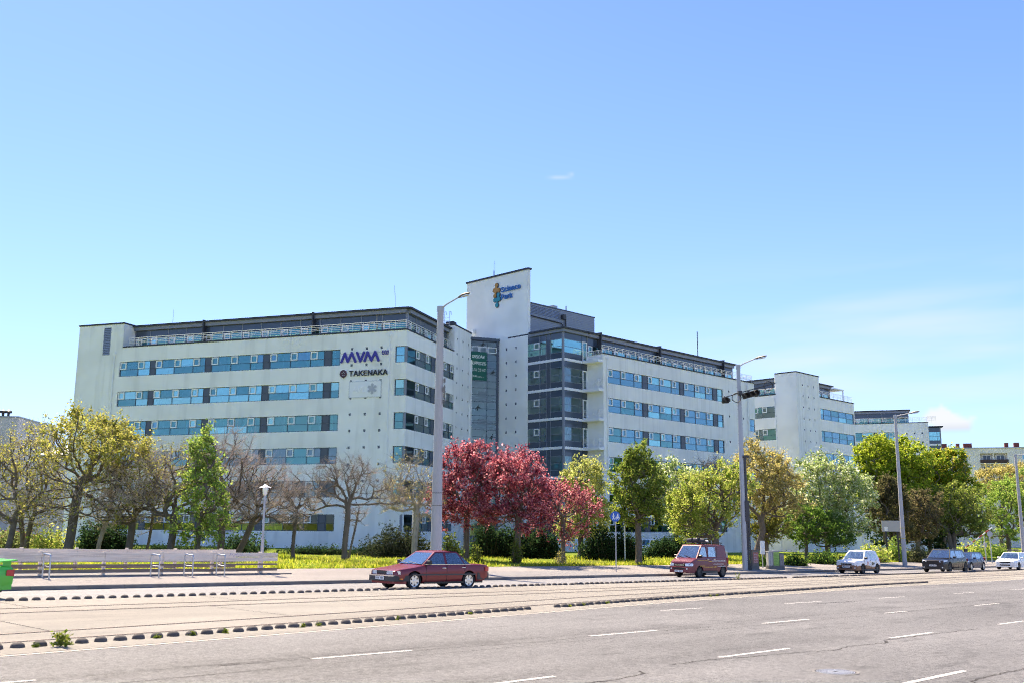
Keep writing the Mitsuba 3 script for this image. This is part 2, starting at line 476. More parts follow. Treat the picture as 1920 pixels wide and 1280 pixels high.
def dome(s, t, label, group):
    global first
    key = thing('concrete_dome', label, 'dome', group)
    x, y = xy(s, t)
    k = drng.uniform(.94, 1.06)
    to = T().translate([float(x), float(y), float(road_z(s)) + .03]).rotate([0, 0, 1], float(drng.uniform(0, 360))).rotate([1, 0, 0], float(drng.normal(0, 2.5))).scale([k, k * 1.02, drng.uniform(.92, 1.08)])
    if first is None:
        first = put(key, dome_m, 'dome_concrete', 50, to)
    else:
        share(key, first, to)


NEARL = 'dark concrete half dome in the row between the tram tracks and the near carriageway'
FARL = 'dark concrete half dome in the row between the tram tracks and the far carriageway'
for s in np.concatenate([np.arange(5.76, 21.1, .3655), np.arange(22.22, 55.4, .3655)]):
    dome(s, float(near_edge(s)) + .02 * drng.normal(), NEARL, 'domes along the near side of the tracks')
for s in np.concatenate([np.arange(7.9, 52.9, .362), np.arange(53.85, 63, .362)]):
    dome(s, 29.38 + .02 * drng.normal(), FARL, 'domes along the far side of the tracks')
far_d = [move(dome_m, *xy(s, 29.38), float(road_z(s)) + .03) for s in np.arange(63, 92, .362)]
put(thing('far_concrete_domes', 'distant end of the row of small concrete domes along the far carriageway', 'domes', kind='stuff'), join(far_d), 'dome_concrete', 50)

# manhole cover in the near carriageway
mh = thing('manhole_cover', 'round ribbed iron manhole cover in the near carriageway', 'manhole cover')
mx, my = xy(15.1, 7.6); mz = float(road_z(15.1))
msl = math.degrees(math.atan(-.019))
mto = T().translate([float(mx), float(my), mz + .003])
part(mh, 'rim', lathe([(.36, -.02), (.36, .006), (.315, .006), (.315, -.02)], 40), 'kerbstone', to=mto)
part(mh, 'lid', lathe([(.31, -.02), (.31, .002), (.0005, .002)], 40), 'tar', to=mto)
ribs = [lathe([(r, .002), (r, .007), (r - .012, .007), (r - .012, .002)], 40) for r in (.29, .25, .21, .17, .12)]
for a in np.arange(0, 360, 15):
    ribs.append(move(box(.05, .28, -.006, .006, .002, .0065), rz=math.radians(a)))
part(mh, 'rib', join(ribs), 'galv', to=mto)
# ------------------------------------------------------------------ buildings
ROW_T, ROW_H, STOREY = 19.37, 1.70, 3.42          # head of the top window band, its height, storey height
brng = np.random.default_rng(3)
EMPTY = Polygon()


def rect(u0, u1, z0, z1):
    return sbox(min(u0, u1), z0, max(u0, u1), z1)


def window(fr, B, mods, z0, z1, pal, sash=True, n=-.14, blinds=.5, sash_side=0, low=True):
    """one window unit of several modules: dark frame; panes, white opening sashes and blinds are its sub-parts. mods: [(ua, ub)], ua at the reading side"""
    us = [u for m in mods for u in m]; a, b = min(us), max(us)
    zt = z0 + .46 * (z1 - z0); w = .035
    fm = [fr.box(a, b, n - .04, n + .05, z0, z0 + .06), fr.box(a, b, n - .04, n + .05, z1 - .06, z1), fr.box(a, b, n - .035, n + .045, zt - .025, zt + .025)]
    for u in sorted({round(min(m), 3) for m in mods} | {round(max(m), 3) for m in mods}):
        u_ = min(max(u, a + w), b - w)
        fm.append(fr.box(u_ - w, u_ + w, n - .038, n + .048, z0 + .06, z1 - .06))
    W = part(B, 'window', join(fm), 'frame_dark')
    for ua, ub in mods:
        d = 1 if ub > ua else -1
        lo, hi = min(ua, ub) + w, max(ua, ub) - w
        if sash:
            sa, sb = ua + d * .05, ua + d * .86
            s0, s1 = min(sa, sb), max(sa, sb)
            ring = rect(s0, s1, zt + .03, z1 - .07).difference(rect(s0 + .105, s1 - .105, zt + .135, z1 - .175))
            part(W, 'sash', fr.sheet(ring, n - .02, n + .10), 'white_frame')
            part(W, 'pane', fr.sheet(rect(s0 + .08, s1 - .08, zt + .11, z1 - .15), n, n + .001), pal[int(brng.integers(len(pal)))])
            lo2, hi2 = (sb + .01, hi) if d > 0 else (lo, sb - .01)
            if hi2 - lo2 > .1:
                part(W, 'pane', fr.sheet(rect(lo2, hi2, zt + .025, z1 - .06), n, n + .001), pal[int(brng.integers(len(pal)))])
        else:
            part(W, 'pane', fr.sheet(rect(lo, hi, zt + .025, z1 - .06), n, n + .001), pal[int(brng.integers(len(pal)))])
        if low:
            part(W, 'pane', fr.sheet(rect(lo, hi, z0 + .06, zt - .025), n, n + .001), pal[int(brng.integers(len(pal)))])
        q = brng.random()
        if q < blinds:
            kind = ['blind_white', 'blind_cream', 'blind_white', 'blind_blue'][int(brng.integers(4))]
            form = int(brng.integers(4))
            L = hi - lo
            if form == 0: r = (lo, hi, z0, z1)
            elif form == 1: r = (lo, lo + L * .22, z0, z1)
            elif form == 2: r = (hi - L * .3, hi, z0, z1)
            else: r = (lo, hi, z0, zt) if kind == 'blind_blue' else (lo, hi, z0 + (z1 - z0) * brng.uniform(.3, .8), z1)
            u0, u1, y0, y1 = r
            k = max(3, int((u1 - u0) / .09)); uu = np.linspace(u0, u1, k); nn = n - .16 + .03 * np.where(np.arange(k) % 2, 1, -1)
            v = np.vstack([fr.xyz(uu, nn, y0 + .03), fr.xyz(uu, nn, y1 - .03)]); i = np.arange(k - 1)
            part(W, 'blind', (v, np.stack([i, i + 1, i + 1 + k, i + k], 1)), kind)
    return W


def panel(fr, B, u0, u1, z0, z1, m='panel_dark', n=-.13, split=True):
    zt = z0 + .46 * (z1 - z0)
    if split:
        part(B, 'panel', join([fr.box(u0 + .04, u1 - .04, n - .03, n + .03, z0 + .03, zt - .015), fr.box(u0 + .04, u1 - .04, n - .03, n + .03, zt + .015, z1 - .03)]), m)
    else:
        part(B, 'panel', fr.box(u0 + .012, u1 - .012, n - .03, n + .03, z0 + .012, z1 - .012), m)


def rooms(fr, B, u0, u1, z0, z1, depth=3.2, step=7.4):
    """the rooms behind a band of windows"""
    ms = [fr.box(u0, u1, -depth - .1, -depth, z0 - .9, z1 + .35), fr.box(u0, u1, -depth, -.36, z0 - 1.0, z0 - .9), fr.box(u0, u1, -depth, -.36, z1 + .35, z1 + .45)]
    u = min(u0, u1)
    while u <= max(u0, u1) + .01:
        ms.append(fr.box(u - .05, u + .05, -depth, -.36, z0 - .9, z1 + .35)); u += step / 2
    part(B, 'room', join(ms), 'interior')


def dots(fr, B, pts, w=.20, h=.22):
    """small dark square niches in the wall"""
    for u, z in pts:
        ring = rect(u - w / 2 - .02, u + w / 2 + .02, z - h / 2 - .02, z + h / 2 + .02).difference(rect(u - w / 2, u + w / 2, z - h / 2, z + h / 2))
        part(B, 'wall_niche', join([fr.sheet(ring, 0, .015), fr.box(u - w / 2, u + w / 2, -.01, .004, z - h / 2, z + h / 2)]), 'frame_dark')


def rail_line(pts, posts=1.25, h=.95, bars=4, r=.022):
    """railing along a polyline of floor points"""
    ms = []
    p = np.asarray(pts, float)
    for a, b in zip(p[:-1], p[1:]):
        L = np.linalg.norm(b - a); k = max(1, int(round(L / posts)))
        for i in range(k + 1):
            q = a + (b - a) * i / k
            ms.append(tube([q, q + [0, 0, h]], r * 1.25, 6))
        for j in range(bars):
            z = h * (1 - j * .8 / bars)
            ms.append(tube([a + [0, 0, z], b + [0, 0, z]], r * (1.5 if j == 0 else 1), 6))
    return join(ms)


def wall(fr, B, outline, holes, thick=.36, m='plaster', name='wall'):
    P = outline
    if holes: P = P.difference(unary_union(holes))
    part(B, name, fr.sheet(P, -thick, 0), m)


def coping(fr, B, u0, u1, z, n0=-.45, n1=.06, h=.14):
    part(B, 'coping', fr.box(u0, u1, n0, n1, z, z + h), 'roof_dark')


def downpipe(fr, B, u, z0, z1):
    part(B, 'downpipe', join([tube(fr.xyz([u, u], [.11, .11], [z0, z1]), .07, 8), fr.box(u - .13, u + .13, .01, .25, z1 - .02, z1 + .24)] + [fr.box(u - .09, u + .09, 0, .12, z, z + .05) for z in np.arange(z0 + 1, z1, 3.4)]), 'white_band', 40)


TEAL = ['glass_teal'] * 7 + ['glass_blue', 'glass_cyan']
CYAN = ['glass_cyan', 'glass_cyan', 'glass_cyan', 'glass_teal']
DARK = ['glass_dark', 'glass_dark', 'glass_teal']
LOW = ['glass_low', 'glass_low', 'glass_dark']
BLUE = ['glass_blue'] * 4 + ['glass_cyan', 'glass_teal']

# ---- left office building: long facade and its end face
CL = np.array([-10.846, 100.0])
FL, FE = Frame(CL, -71.5), Frame(CL, 18.0)
BL = thing('office_building', 'long white office building on the left with blue sign letters beside its corner', 'office building')
bands = [(ROW_T - STOREY * k - ROW_H, ROW_T - STOREY * k) for k in range(6)]
holes = [rect(7.62, 35.85, a, b) for a, b in bands] + [rect(-.4, 1.27, a, b) for a, b in bands[:5]]
wall(FL, BL, unary_union([rect(0, 35.6, -2.5, 21.0), rect(35.59, 41.9, -2.5, 23.75)]), holes)
LMODS = [[(16.16, 13.65), (13.65, 11.22), (11.22, 9.53)], [(23.58, 21.08), (21.08, 18.6), (18.6, 16.97)], [(30.96, 28.46), (28.46, 25.98), (25.98, 24.36)], [(35.8, 33.35), (33.35, 31.68)]]
LPAN = [(8.70, 9.53), (16.16, 16.97), (23.58, 24.36), (30.96, 31.68)]
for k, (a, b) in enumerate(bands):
    pal = [TEAL, CYAN, TEAL, DARK, LOW, LOW][k]  # lower rows take darker glass in place of reflected trees
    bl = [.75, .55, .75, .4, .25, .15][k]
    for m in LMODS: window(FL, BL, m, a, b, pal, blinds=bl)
    window(FL, BL, [(8.70, 7.66)], a, b, pal, sash=False, blinds=bl)
    for u0, u1 in LPAN: panel(FL, BL, u0, u1, a, b)
    rooms(FL, BL, 7.3, 36, a, b)
eholes = []
for k, (a, b) in enumerate(bands):
    eholes += [rect(-.02, 9.15, a, b), rect(9.95, 13.5, a, b)]
wall(FE, BL, unary_union([rect(0, 13.45, -2.5, 21.0), rect(13.44, 19.05, -2.5, 24.1)]), eholes)
for k, (a, b) in enumerate(bands):
    pal = DARK if k else ['glass_dark', 'glass_teal']
    window(FE, BL, [(.2, 2.63)], a, b, pal, sash=False, blinds=.3)
    window(FE, BL, [(2.63, 5.23), (5.23, 7.0)], a, b, pal, blinds=.4)
    panel(FE, BL, 7.0, 7.9, a, b, 'panel_blue')
    window(FE, BL, [(7.9, 9.12)], a, b, pal, sash=False, blinds=.4)
    window(FE, BL, [(10.4, 12.4), (12.4, 13.46)], a, b, pal, blinds=.4, sash=True)
    panel(FE, BL, 9.97, 10.4, a, b, 'panel_blue')
    if k < 5:
        window(FL, BL, [(1.25, .2)], a, b, CYAN if k < 2 else TEAL, sash=False, blinds=.3)
        part(BL, 'corner_post', FL.box(-.02, .2, -.2, -.02, a, b), 'fascia_grey')
    else:
        part(BL, 'corner_post', FE.box(-.0, .2, -.3, -.02, a, b), 'fascia_grey')
    rooms(FE, BL, 3.6, 13.6, a, b, 3.0)
    part(BL, 'room', FE.map(join([box(.3, 3.5, -3.6, -.4, a - 1.0, a - .9), box(.3, 3.5, -3.6, -.4, b + .35, b + .45), box(3.4, 3.5, -3.6, -.4, a - .9, b + .35)])), 'interior')
coping(FL, BL, -.05, 35.55, 21.0, -.5)
coping(FE, BL, -.0, 13.4, 21.003, -.5)
coping(FL, BL, 35.55, 42.0, 23.75, -3.4, .08, .18)
coping(FE, BL, 13.38, 19.1, 24.1, -.45, .07, .16)
# the stair tower's side, its louvres, the closing walls and the roof
FS = Frame(FL.xyz(35.6, 0, 0)[:2], 18.0)
part(BL, 'tower_side', FL.map(join([box(35.6, 35.9, -3.4, -.36, 20.9, 23.75), box(41.6, 41.9, -18.7, -.36, -2.5, 20.9), box(41.6, 41.9, -3.4, -.36, 20.9, 23.75), box(35.9, 41.6, -3.4, -3.1, 20.9, 23.75)])), 'plaster')
part(BL, 'back_wall', FL.map(box(0, 41.9, -19.05, -18.7, -2.5, 20.9)), 'plaster')
part(BL, 'roof', FL.map(box(.36, 41.6, -18.7, -.36, 20.6, 20.9)), 'roof_dark')


def louvre(fr, B, u0, u1, z0, z1, m='louvre_grey', step=.16, n=0):
    ms = [fr.box(u0 - .05, u1 + .05, n, n + .03, z0 - .05, z0), fr.box(u0 - .05, u1 + .05, n, n + .03, z1, z1 + .05), fr.box(u0 - .05, u0, n, n + .03, z0, z1), fr.box(u1, u1 + .05, n, n + .03, z0, z1)]
    L = part(B, 'louvre', join(ms), m)
    part(L, 'backing', fr.box(u0, u1, n - .005, n + .004, z0, z1), 'panel_dark')
    for z in np.arange(z0 + .02, z1 - .05, step):
        v = np.concatenate([fr.xyz([u0, u1, u1, u0], [n + .01, n + .01, n + .05, n + .05], [z + step * .6, z + step * .6, z, z]), fr.xyz([u0, u1, u1, u0], [n + .01, n + .01, n + .05, n + .05], [z + step * .6 - .02, z + step * .6 - .02, z - .02, z - .02])])
        part(L, 'blade', (v, np.array([[0, 1, 2, 3], [7, 6, 5, 4], [3, 2, 6, 7], [0, 4, 5, 1]])), m)


louvre(FL, BL, 37.4, 38.3, 20.3, 23.35, step=.2)
downpipe(FL, BL, 36.56, -1.5, 20.2)
downpipe(FL, BL, 1.87, -1.5, 20.35)
dots(FL, BL, [(u, 19.32 - 1.714 * k) for u in (6.25, 4.53, 2.84) for k in range(10)])
dots(FE, BL, [(u, 22.62 - 1.714 * k) for u in (14.36, 16.23, 18.1) for k in range(13)], .16, .22)
# stair core above the roof at the end face, with its ladder
FC = Frame(FE.xyz(13.44, 0, 0)[:2], -71.5)
part(BL, 'stair_core', FE.map(join([box(13.44, 13.8, -2.4, -.36, 20.9, 24.1), box(13.44, 19.05, -2.76, -2.4, 20.9, 24.1), box(18.7, 19.05, -2.4, -.36, 20.9, 24.1)])), 'plaster')
part(BL, 'core_roof', FE.map(join([box(13.36, 19.1, -2.85, -.46, 24.1, 24.27), box(14.6, 15.6, -1.6, -.6, 24.27, 24.85)])), 'roof_dark')
lad = [tube(np.concatenate([FC.xyz([u] * 2, [.35] * 2, [21.1, 25.5]), FC.xyz([u] * 3, [.25, -.1, -.25], [25.72, 25.78, 25.4])]), .035, 6) for u in (.55, 1.15)]
lad += [tube(FC.xyz([.55, 1.15], [.35, .35], [z, z]), .025, 6) for z in np.arange(21.3, 25, .33)]
part(BL, 'roof_ladder', join(lad), 'galv', 40)
# set-back top storey
PT = CL + 2.0 * FE.D + .9 * FL.D
FPL, FPE = Frame(PT, -71.5), Frame(PT, 18.0)


def penthouse(fr, B, u0, u1, step, d, seed, off=0.):
    """set-back glazed storey: dark panels over a strip of windows, grey fascia, roof edge"""
    us = list(np.arange(u0 + off, u1, step))
    if off: us = [u0] + us
    us.append(u1)
    part(B, 'fascia', fr.box(u0, u1, -.1, .38, 23.22, 23.62), 'fascia_grey')
    part(B, 'roof_edge', fr.box(u0 - .4, u1 + .4, -.4, .62, 23.62, 23.8), 'roof_dark')
    for u in us:
        part(B, 'mullion', fr.box(u - .04, u + .04, -.05, .06, 20.9, 23.22), 'fascia_grey')
    for a, b in zip(us[:-1], us[1:]):
        if b - a < .4: continue
        part(B, 'panel', fr.box(a + .05, b - .05, -.04, .02, 22.36, 23.2), 'panel_blue')
        m = [(b - .05, a + .05)] if d < 0 else [(a + .05, b - .05)]
        window(fr, B, m, 20.95, 22.34, TEAL, n=-.06, blinds=.35, sash=b - a > 1.4)
    part(B, 'room', join([fr.box(u0, u1, -3.6, -3.5, 20.9, 23.2), fr.box(u0, u1, -3.5, -.1, 23.2, 23.24)]), 'interior')


penthouse(FPL, BL, 0, 34.6, 2.47, -1, 1, off=2.9)
penthouse(FPE, BL, 0, 12.2, 2.3, 1, 2)
part(BL, 'upper_roof', FPL.map(box(-.55, 34.8, -9, -.4, 23.625, 23.79)), 'roof_dark')
part(BL, 'corner_mullion', FPL.box(-.12, .14, -.14, .1, 20.9, 23.6), 'fascia_grey')
part(BL, 'railing', join([rail_line(np.array([FL.xyz(34.9, -.25, 21.14), FL.xyz(.2, -.25, 21.14)])), rail_line(np.array([FL.xyz(.2, -.25, 21.14), FE.xyz(13.3, -.25, 21.14)]))]), 'white_rail', 40)
for u in (11.0, 25.0):
    part(BL, 'roof_post', FPL.box(u - .08, u + .08, .1, .66, 21, 23.9), 'roof_dark')
part(BL, 'antenna', join([tube(FPL.xyz([1.6, 1.8], [-.5, -.4], [23.8, 26.5]), .02, 5), tube(FPL.xyz([30, 30], [-.5, -.5], [23.8, 25.6]), .02, 5)]), 'galv')


# ---- signs on the left building
def letters(fr, txt, u_left, z, h, width, m, bold=True, n=.06, depth=.07, d=-1, shear=0):
    """lettering on a facade: starts at u_left and reads in direction d along u, capitals h tall, squeezed to the width"""
    tm = meshkit.text_mesh(txt, h, depth, bold)
    v = np.array(tm.vertices); f = np.array(tm.faces)
    v[:, 0] = (v[:, 0] - v[:, 0].min()) / np.ptp(v[:, 0]) * width
    w = fr.xyz(u_left + d * v[:, 0], n + v[:, 2], z + v[:, 1])
    return w, f


def stroke(fr, pts, r, m, n0, n1):
    P = LineString(pts).buffer(r, quad_segs=6)
    return fr.sheet(P, n0, n1)


sg = thing('blue_letter_sign', 'purple blue sign with zigzag letters beside the top windows of the left building', 'sign')
zz = 17.98; hh = .92
for txt, pts in (('M', [(7.48, zz), (7.0, zz + hh), (6.55, zz + .02), (6.0, zz + hh), (5.42, zz)]), ('V', [(5.2, zz + hh), (4.72, zz), (4.22, zz + hh)]), ('M', [(3.98 + .12, zz), (3.6 + .1, zz + hh), (3.12, zz + .02), (2.62, zz + hh), (2.1, zz)])):
    k = 5.35 / 7.48
    q = [(7.42 - (7.48 - u) * .80, z) for u, z in pts]
    mat_ = 'sign_blue'
    part(sg, 'letter', FL.sheet(LineString(q).buffer(.125, quad_segs=6), .05, .14), 'sign_blue')
part(sg, 'mounting_rail', join([FL.box(1.95, 7.55, .0, .05, zz + .85, zz + .875), FL.box(2.8, 7.45, .0, .05, zz + .03, zz + .055)]), 'galv')
part(sg, 'small_letters', letters(FL, 'EGI', 2.74, 18.58, .40, .80, None), 'sign_blue')
mat('sign_blue', (.032, .022, .30), .35)
mat('sign_black', (.010, .012, .02), .4)
mat('sign_maroon', (.06, .012, .028), .4)
mat('sign_orange', (.42, .20, .035), .4)
mat('sign_teal', (.01, .22, .30), .4)
mat('sign_mid_blue', (.02, .13, .42), .4)
mat('sign_silver', (.50, .52, .56), .35, .4)
mat('banner_green', (.004, .105, .075), .6)
mat('banner_white', (.78, .80, .78), .6)
tk = thing('black_letter_sign', 'black capital letters TAKENAKA with a round shield on the left building', 'sign')
part(tk, 'letters', letters(FL, 'TAKENAKA', 6.48, 16.47, .54, 4.45, None), 'sign_black')
sh = Polygon([(7.14 + .40 * math.sin(a) * (1 if True else 1), 16.74 + .42 * math.cos(a)) for a in np.arange(-1.9, 1.91, .2)] + [(7.14 + .30, 16.48), (7.14, 16.29), (7.14 - .30, 16.48)]).buffer(0)
cut = unary_union([Point(7.14 + .16 * math.sin(a), 16.74 + .18 * math.cos(a)).buffer(.072) for a in (0, 1.1, -1.1, 2.5, -2.5)])
SHp = part(tk, 'shield', FL.sheet(sh.difference(cut), .04, .12), 'sign_maroon')
part(SHp, 'backing', FL.sheet(sh.buffer(-.05), .02, .05), 'sign_silver')
av = thing('silver_sign_board', 'pale sign board with silver letters AVL and a grey rosette on the left building', 'sign')
part(av, 'board', join([FL.box(2.79, 6.38, .03, .06, 14.24, 15.84)]), 'white_band')
part(av, 'frame', join([FL.box(2.74, 6.43, .02, .08, 15.84, 15.90), FL.box(2.74, 6.43, .02, .08, 14.18, 14.24), FL.box(6.38, 6.43, .02, .08, 14.24, 15.84), FL.box(2.74, 2.79, .02, .08, 14.24, 15.84)]), 'sign_silver')
part(av, 'letters', letters(FL, 'AVL', 6.0, 14.72, .62, 1.5, None, n=.061), 'white_frame')
part(av, 'rosette', join([FL.sheet(Point(3.75 + .33 * math.sin(a) * k, 15.05 + .33 * math.cos(a) * k).buffer(.15), .06, .12) for k in (.55, 1.25) for a in np.arange(0, 6.2, 1.05)]), 'galv')

# ---- tower slab, glazed link, right-hand building
VA, UA = -45.5, 44.5
TW, GC, RC, LEND = np.array([1.902, 116.171]), np.array([5.916, 112.225]), np.array([10.625, 113.5]), np.array([-4.975, 118.07])
FT, FGL, FGR, FR = Frame(TW, VA), Frame(GC, VA), Frame(GC, UA), Frame(RC, UA)
TWR = thing('tower', 'tall white tower slab with an orange and teal molecule sign near its top', 'tower')
wall(FT, TWR, rect(-.0, 10.85, -2.5, 31.75), None, .42)
coping(FT, TWR, -.12, 10.95, 31.75, -.55, .12, .22)
dots(FT, TWR, [(u, 22.36 - 1.69 * k) for u in (3.58, 1.97) for k in range(11)], .17, .26)
part(TWR, 'camera_box', join([FT.box(9.05, 9.55, .06, .5, 24.95, 25.5), FT.box(9.2, 9.4, .0, .1, 24.8, 25.1)]), 'white_rail')
part(TWR, 'antenna', join([tube(FT.xyz([6.1, 6.1], [-.2, -.2], [31.9, 32.7]), .07, 6), tube(FT.xyz([6.1, 6.1], [-.2, -.2], [32.7, 34]), .015, 5)]), 'dark_metal')
lg = thing('molecule_sign', 'orange and teal molecule emblem with blue letters reading Science Park on the tower', 'sign')


def blobs(pts, links):
    P = [Point(u, z).buffer(r) for u, z, r in pts]
    for i, j in links:
        a, b = pts[i], pts[j]
        P.append(LineString([a[:2], b[:2]]).buffer(min(a[2], b[2]) * .42))
    U = unary_union(P)
    return U.buffer(.13).buffer(-.13)


og = blobs([(5.27, 30.62, .25), (5.62, 30.0, .27), (4.93, 29.95, .25), (5.24, 30.02, .2), (5.55, 29.28, .23)], [(0, 3), (1, 3), (2, 3), (3, 4)])
tl = blobs([(4.92, 29.36, .24), (5.55, 28.75, .25), (4.82, 28.78, .26), (5.1, 28.8, .2), (5.2, 28.05, .26)], [(0, 3), (1, 3), (2, 3), (3, 4)])
part(lg, 'orange_emblem', FT.sheet(og, .12, .22), 'sign_orange')
part(lg, 'teal_emblem', FT.sheet(tl, .12, .22), 'sign_teal')
part(lg, 'backing', FT.sheet(unary_union([og.buffer(.05), tl.buffer(.05)]), .02, .13), 'frame_dark')
part(lg, 'letters', join([letters(FT, 'Science', 4.42, 29.55, .62, 3.3, None, n=.1, depth=.12), letters(FT, 'Park', 4.42, 28.62, .62, 1.95, None, n=.1, depth=.12)]), 'sign_mid_blue')

# glazed link with its green banner
FA = Frame(LEND, 66.6)
LK = thing('glazed_link', 'narrow dark glass link between the left building and the tower', 'building')
aw = 3.55
rowsz = [23.3, 22.7, 21.9, 20.95, 20.1, 19.3, 18.45, 17.6, 16.8, 15.95, 15.1, 14.25, 13.4, 12.55, 11.7, 10.85, 10.0, 9.15, 8.3, 7.4, 6.5, 5.6, 4.7, 3.8, 2.9, 2, 1, 0]
part(LK, 'glazing_bars', join([FA.box(0, aw, -.04, .03, z - .03, z + .03) for z in rowsz] + [FA.box(u - .035, u + .035, -.05, .035, 0, 23.4) for u in (.03, 2.14, aw - .15)]), 'frame_dark')
part(LK, 'corner_post', FA.box(aw - .18, aw + .08, -.1, .07, -2.2, 23.5), 'panel_dark')
for k, (zb, za) in enumerate(zip(rowsz[:-1], rowsz[1:])):
    for u0, u1 in ((.06, 2.1), (2.18, aw - .2)):
        if k == 1:
            for a, b in (((u0, (u0 + u1) / 2 - .03), ((u0 + u1) / 2 + .03, u1)) if u0 < 1 else ((u0, u1),)):
                W = part(LK, 'vent_window', FA.sheet(rect(a, b, za + .03, zb - .03).difference(rect(a + .09, b - .09, za + .12, zb - .12)), -.02, .05), 'white_frame')
                part(W, 'pane', FA.sheet(rect(a + .08, b - .08, za + .11, zb - .11), 0, .001), 'glass_link')
        else:
            part(LK, 'pane', FA.sheet(rect(u0, u1, za + .03, zb - .03), 0, .001), 'glass_link')
part(LK, 'roof', FA.map(join([box(-.2, aw + .15, -4, .15, 23.4, 23.75)])), 'panel_dark')
flo = [box(0, aw, -3.6, -.25, z, z + .3) for z in np.arange(-.7, 22, 3.4)] + [box(0, aw, -3.7, -3.6, -2, 23.4), box(-.1, 0, -3.6, -.1, -2, 23.4)]
flo += [box(.2, aw - .3, -2.2, -2.1, z + .3, z + 1.2) for z in np.arange(-.7, 22, 3.4)]
part(LK, 'stair_landings', FA.map(join(flo)), 'interior')
part(LK, 'handrail', join([tube(FA.xyz([.1, aw - .2], [.12, .12], [z, z]), .035, 6) for z in (13.3, 13.65)]), 'galv')
bird = Polygon([(0, 0), (.12, .10), (.42, .52), (.30, .16), (.62, -.06), (.30, -.02), (.22, -.42), (.10, -.12), (-.16, -.30)])
for u, z in ((1.35, 22.95), (2.7, 19.6), (.75, 15.2), (2.6, 11.7)):
    part(LK, 'bird_sticker', FA.sheet(affinity.translate(bird, u, z), .004, .007), 'black')
bn = thing('green_banner', 'green vertical banner with white lettering IRODÁK OFFICES on the glazed link', 'banner')
part(bn, 'cloth', FA.box(.02, 2.06, .05, .062, 18.52, 22.02), 'banner_green')
for txt, z, h, w_ in (('IRODÁK', 21.22, .36, 1.66), ('OFFICES', 20.42, .36, 1.78), ('374 30 40', 19.62, .36, 1.74)):
    part(bn, 'lettering', letters(FA, txt, .14, z, h, w_, None, n=.0635, depth=.004, d=1, bold=txt[0] != '3'), 'banner_white')
part(bn, 'lettering', letters(FA, 'CBRE', .18, 18.92, .19, .58, None, n=.0635, depth=.004, d=1), 'banner_white')
part(bn, 'fine_print', join([FA.box(.85, 1.4, .0635, .067, 19.0, 19.03), FA.box(.85, 1.7, .0635, .067, 18.9, 18.93)]), 'banner_white')

# right-hand building: curtain-walled corner block, white wing with window bands
BR = thing('office_building', 'white office building right of the tower with a dark glass corner and four stacked balconies', 'office building')
FLOORS = [20.3, 16.9, 13.46, 10.12, 6.75, 3.35, -.05]


def curtain(fr, B, u_cols, n=0.):
    """curtain wall: white floor bands, dark spandrels, glass with a mid bar, light mullions"""
    u0, u1 = u_cols[0], u_cols[-1]
    for z in FLOORS[:-1]:
        part(B, 'floor_band', fr.box(u0, u1, -.12, .07, z - .30, z), 'white_band')
    for z, zc in zip(FLOORS, [23.3] + [f - .30 for f in FLOORS[:-1]]):
        zs, zh = z + .68, min(zc - .78, z + 2.35)
        for a, b in zip(u_cols[:-1], u_cols[1:]):
            part(B, 'spandrel', fr.box(a + .03, b - .03, -.08, .0, z + .01, zs - .02), 'panel_blue')
            part(B, 'spandrel', fr.box(a + .03, b - .03, -.08, .0, zh + .02, zc - .01), 'panel_blue')
            if b - a < .8:
                part(B, 'panel', fr.box(a + .03, b - .03, -.08, .0, zs, zh), 'panel_dark'); continue
            zt = (zs + zh) / 2 - .05
            W = part(B, 'window', join([fr.box(a, b, -.06, .02, zt - .025, zt + .025), fr.box(a, b, -.06, .018, zs - .03, zs + .02), fr.box(a, b, -.06, .018, zh - .02, zh + .03)]), 'fascia_grey')
            lo = a + .03
            if b - a < 2.2 and a > 3.4 and fr is FGL:
                s1 = rect(a + .06, a + .95, zt + .03, zh - .03)
                part(W, 'sash', fr.sheet(s1.difference(s1.buffer(-.1)), -.03, .05), 'white_frame'); part(W, 'pane', fr.sheet(s1.buffer(-.09), -.02, -.019), 'glass_dark'); lo = a + .98
            part(W, 'pane', fr.sheet(rect(lo, b - .03, zt + .025, zh - .02), -.02, -.019), 'glass_cyan' if z > 20 else 'glass_dark')
            part(W, 'pane', fr.sheet(rect(a + .03, b - .03, zs + .02, zt - .025), -.02, -.019), 'glass_cyan' if z > 20 else 'glass_dark')
            if z > 20 or brng.random() < .45:
                k = 24; f_ = 1.0 if z > 20 else .3
                uu = np.linspace(a + .05, a + .05 + (b - a - .1) * f_, k); nn = -.22 + .03 * np.where(np.arange(k) % 2, 1, -1)
                v = np.vstack([fr.xyz(uu, nn, zs), fr.xyz(uu, nn, zh)]); i = np.arange(k - 1)
                part(W, 'blind', (v, np.stack([i, i + 1, i + 1 + k, i + k], 1)), 'blind_cream' if brng.random() < .4 else 'blind_white')
    for u in u_cols[1:-1]:
        part(B, 'mullion', fr.box(u - .03, u + .03, -.1, .06, FLOORS[-1], 23.25), 'fascia_grey')
    part(B, 'room', join([fr.box(u0 + .1, u1, -3, -.3, z - .2, z - .05) for z in FLOORS] + [fr.box(u0 + .1, u1, -3.1, -3, -1, 23.2)]), 'interior')


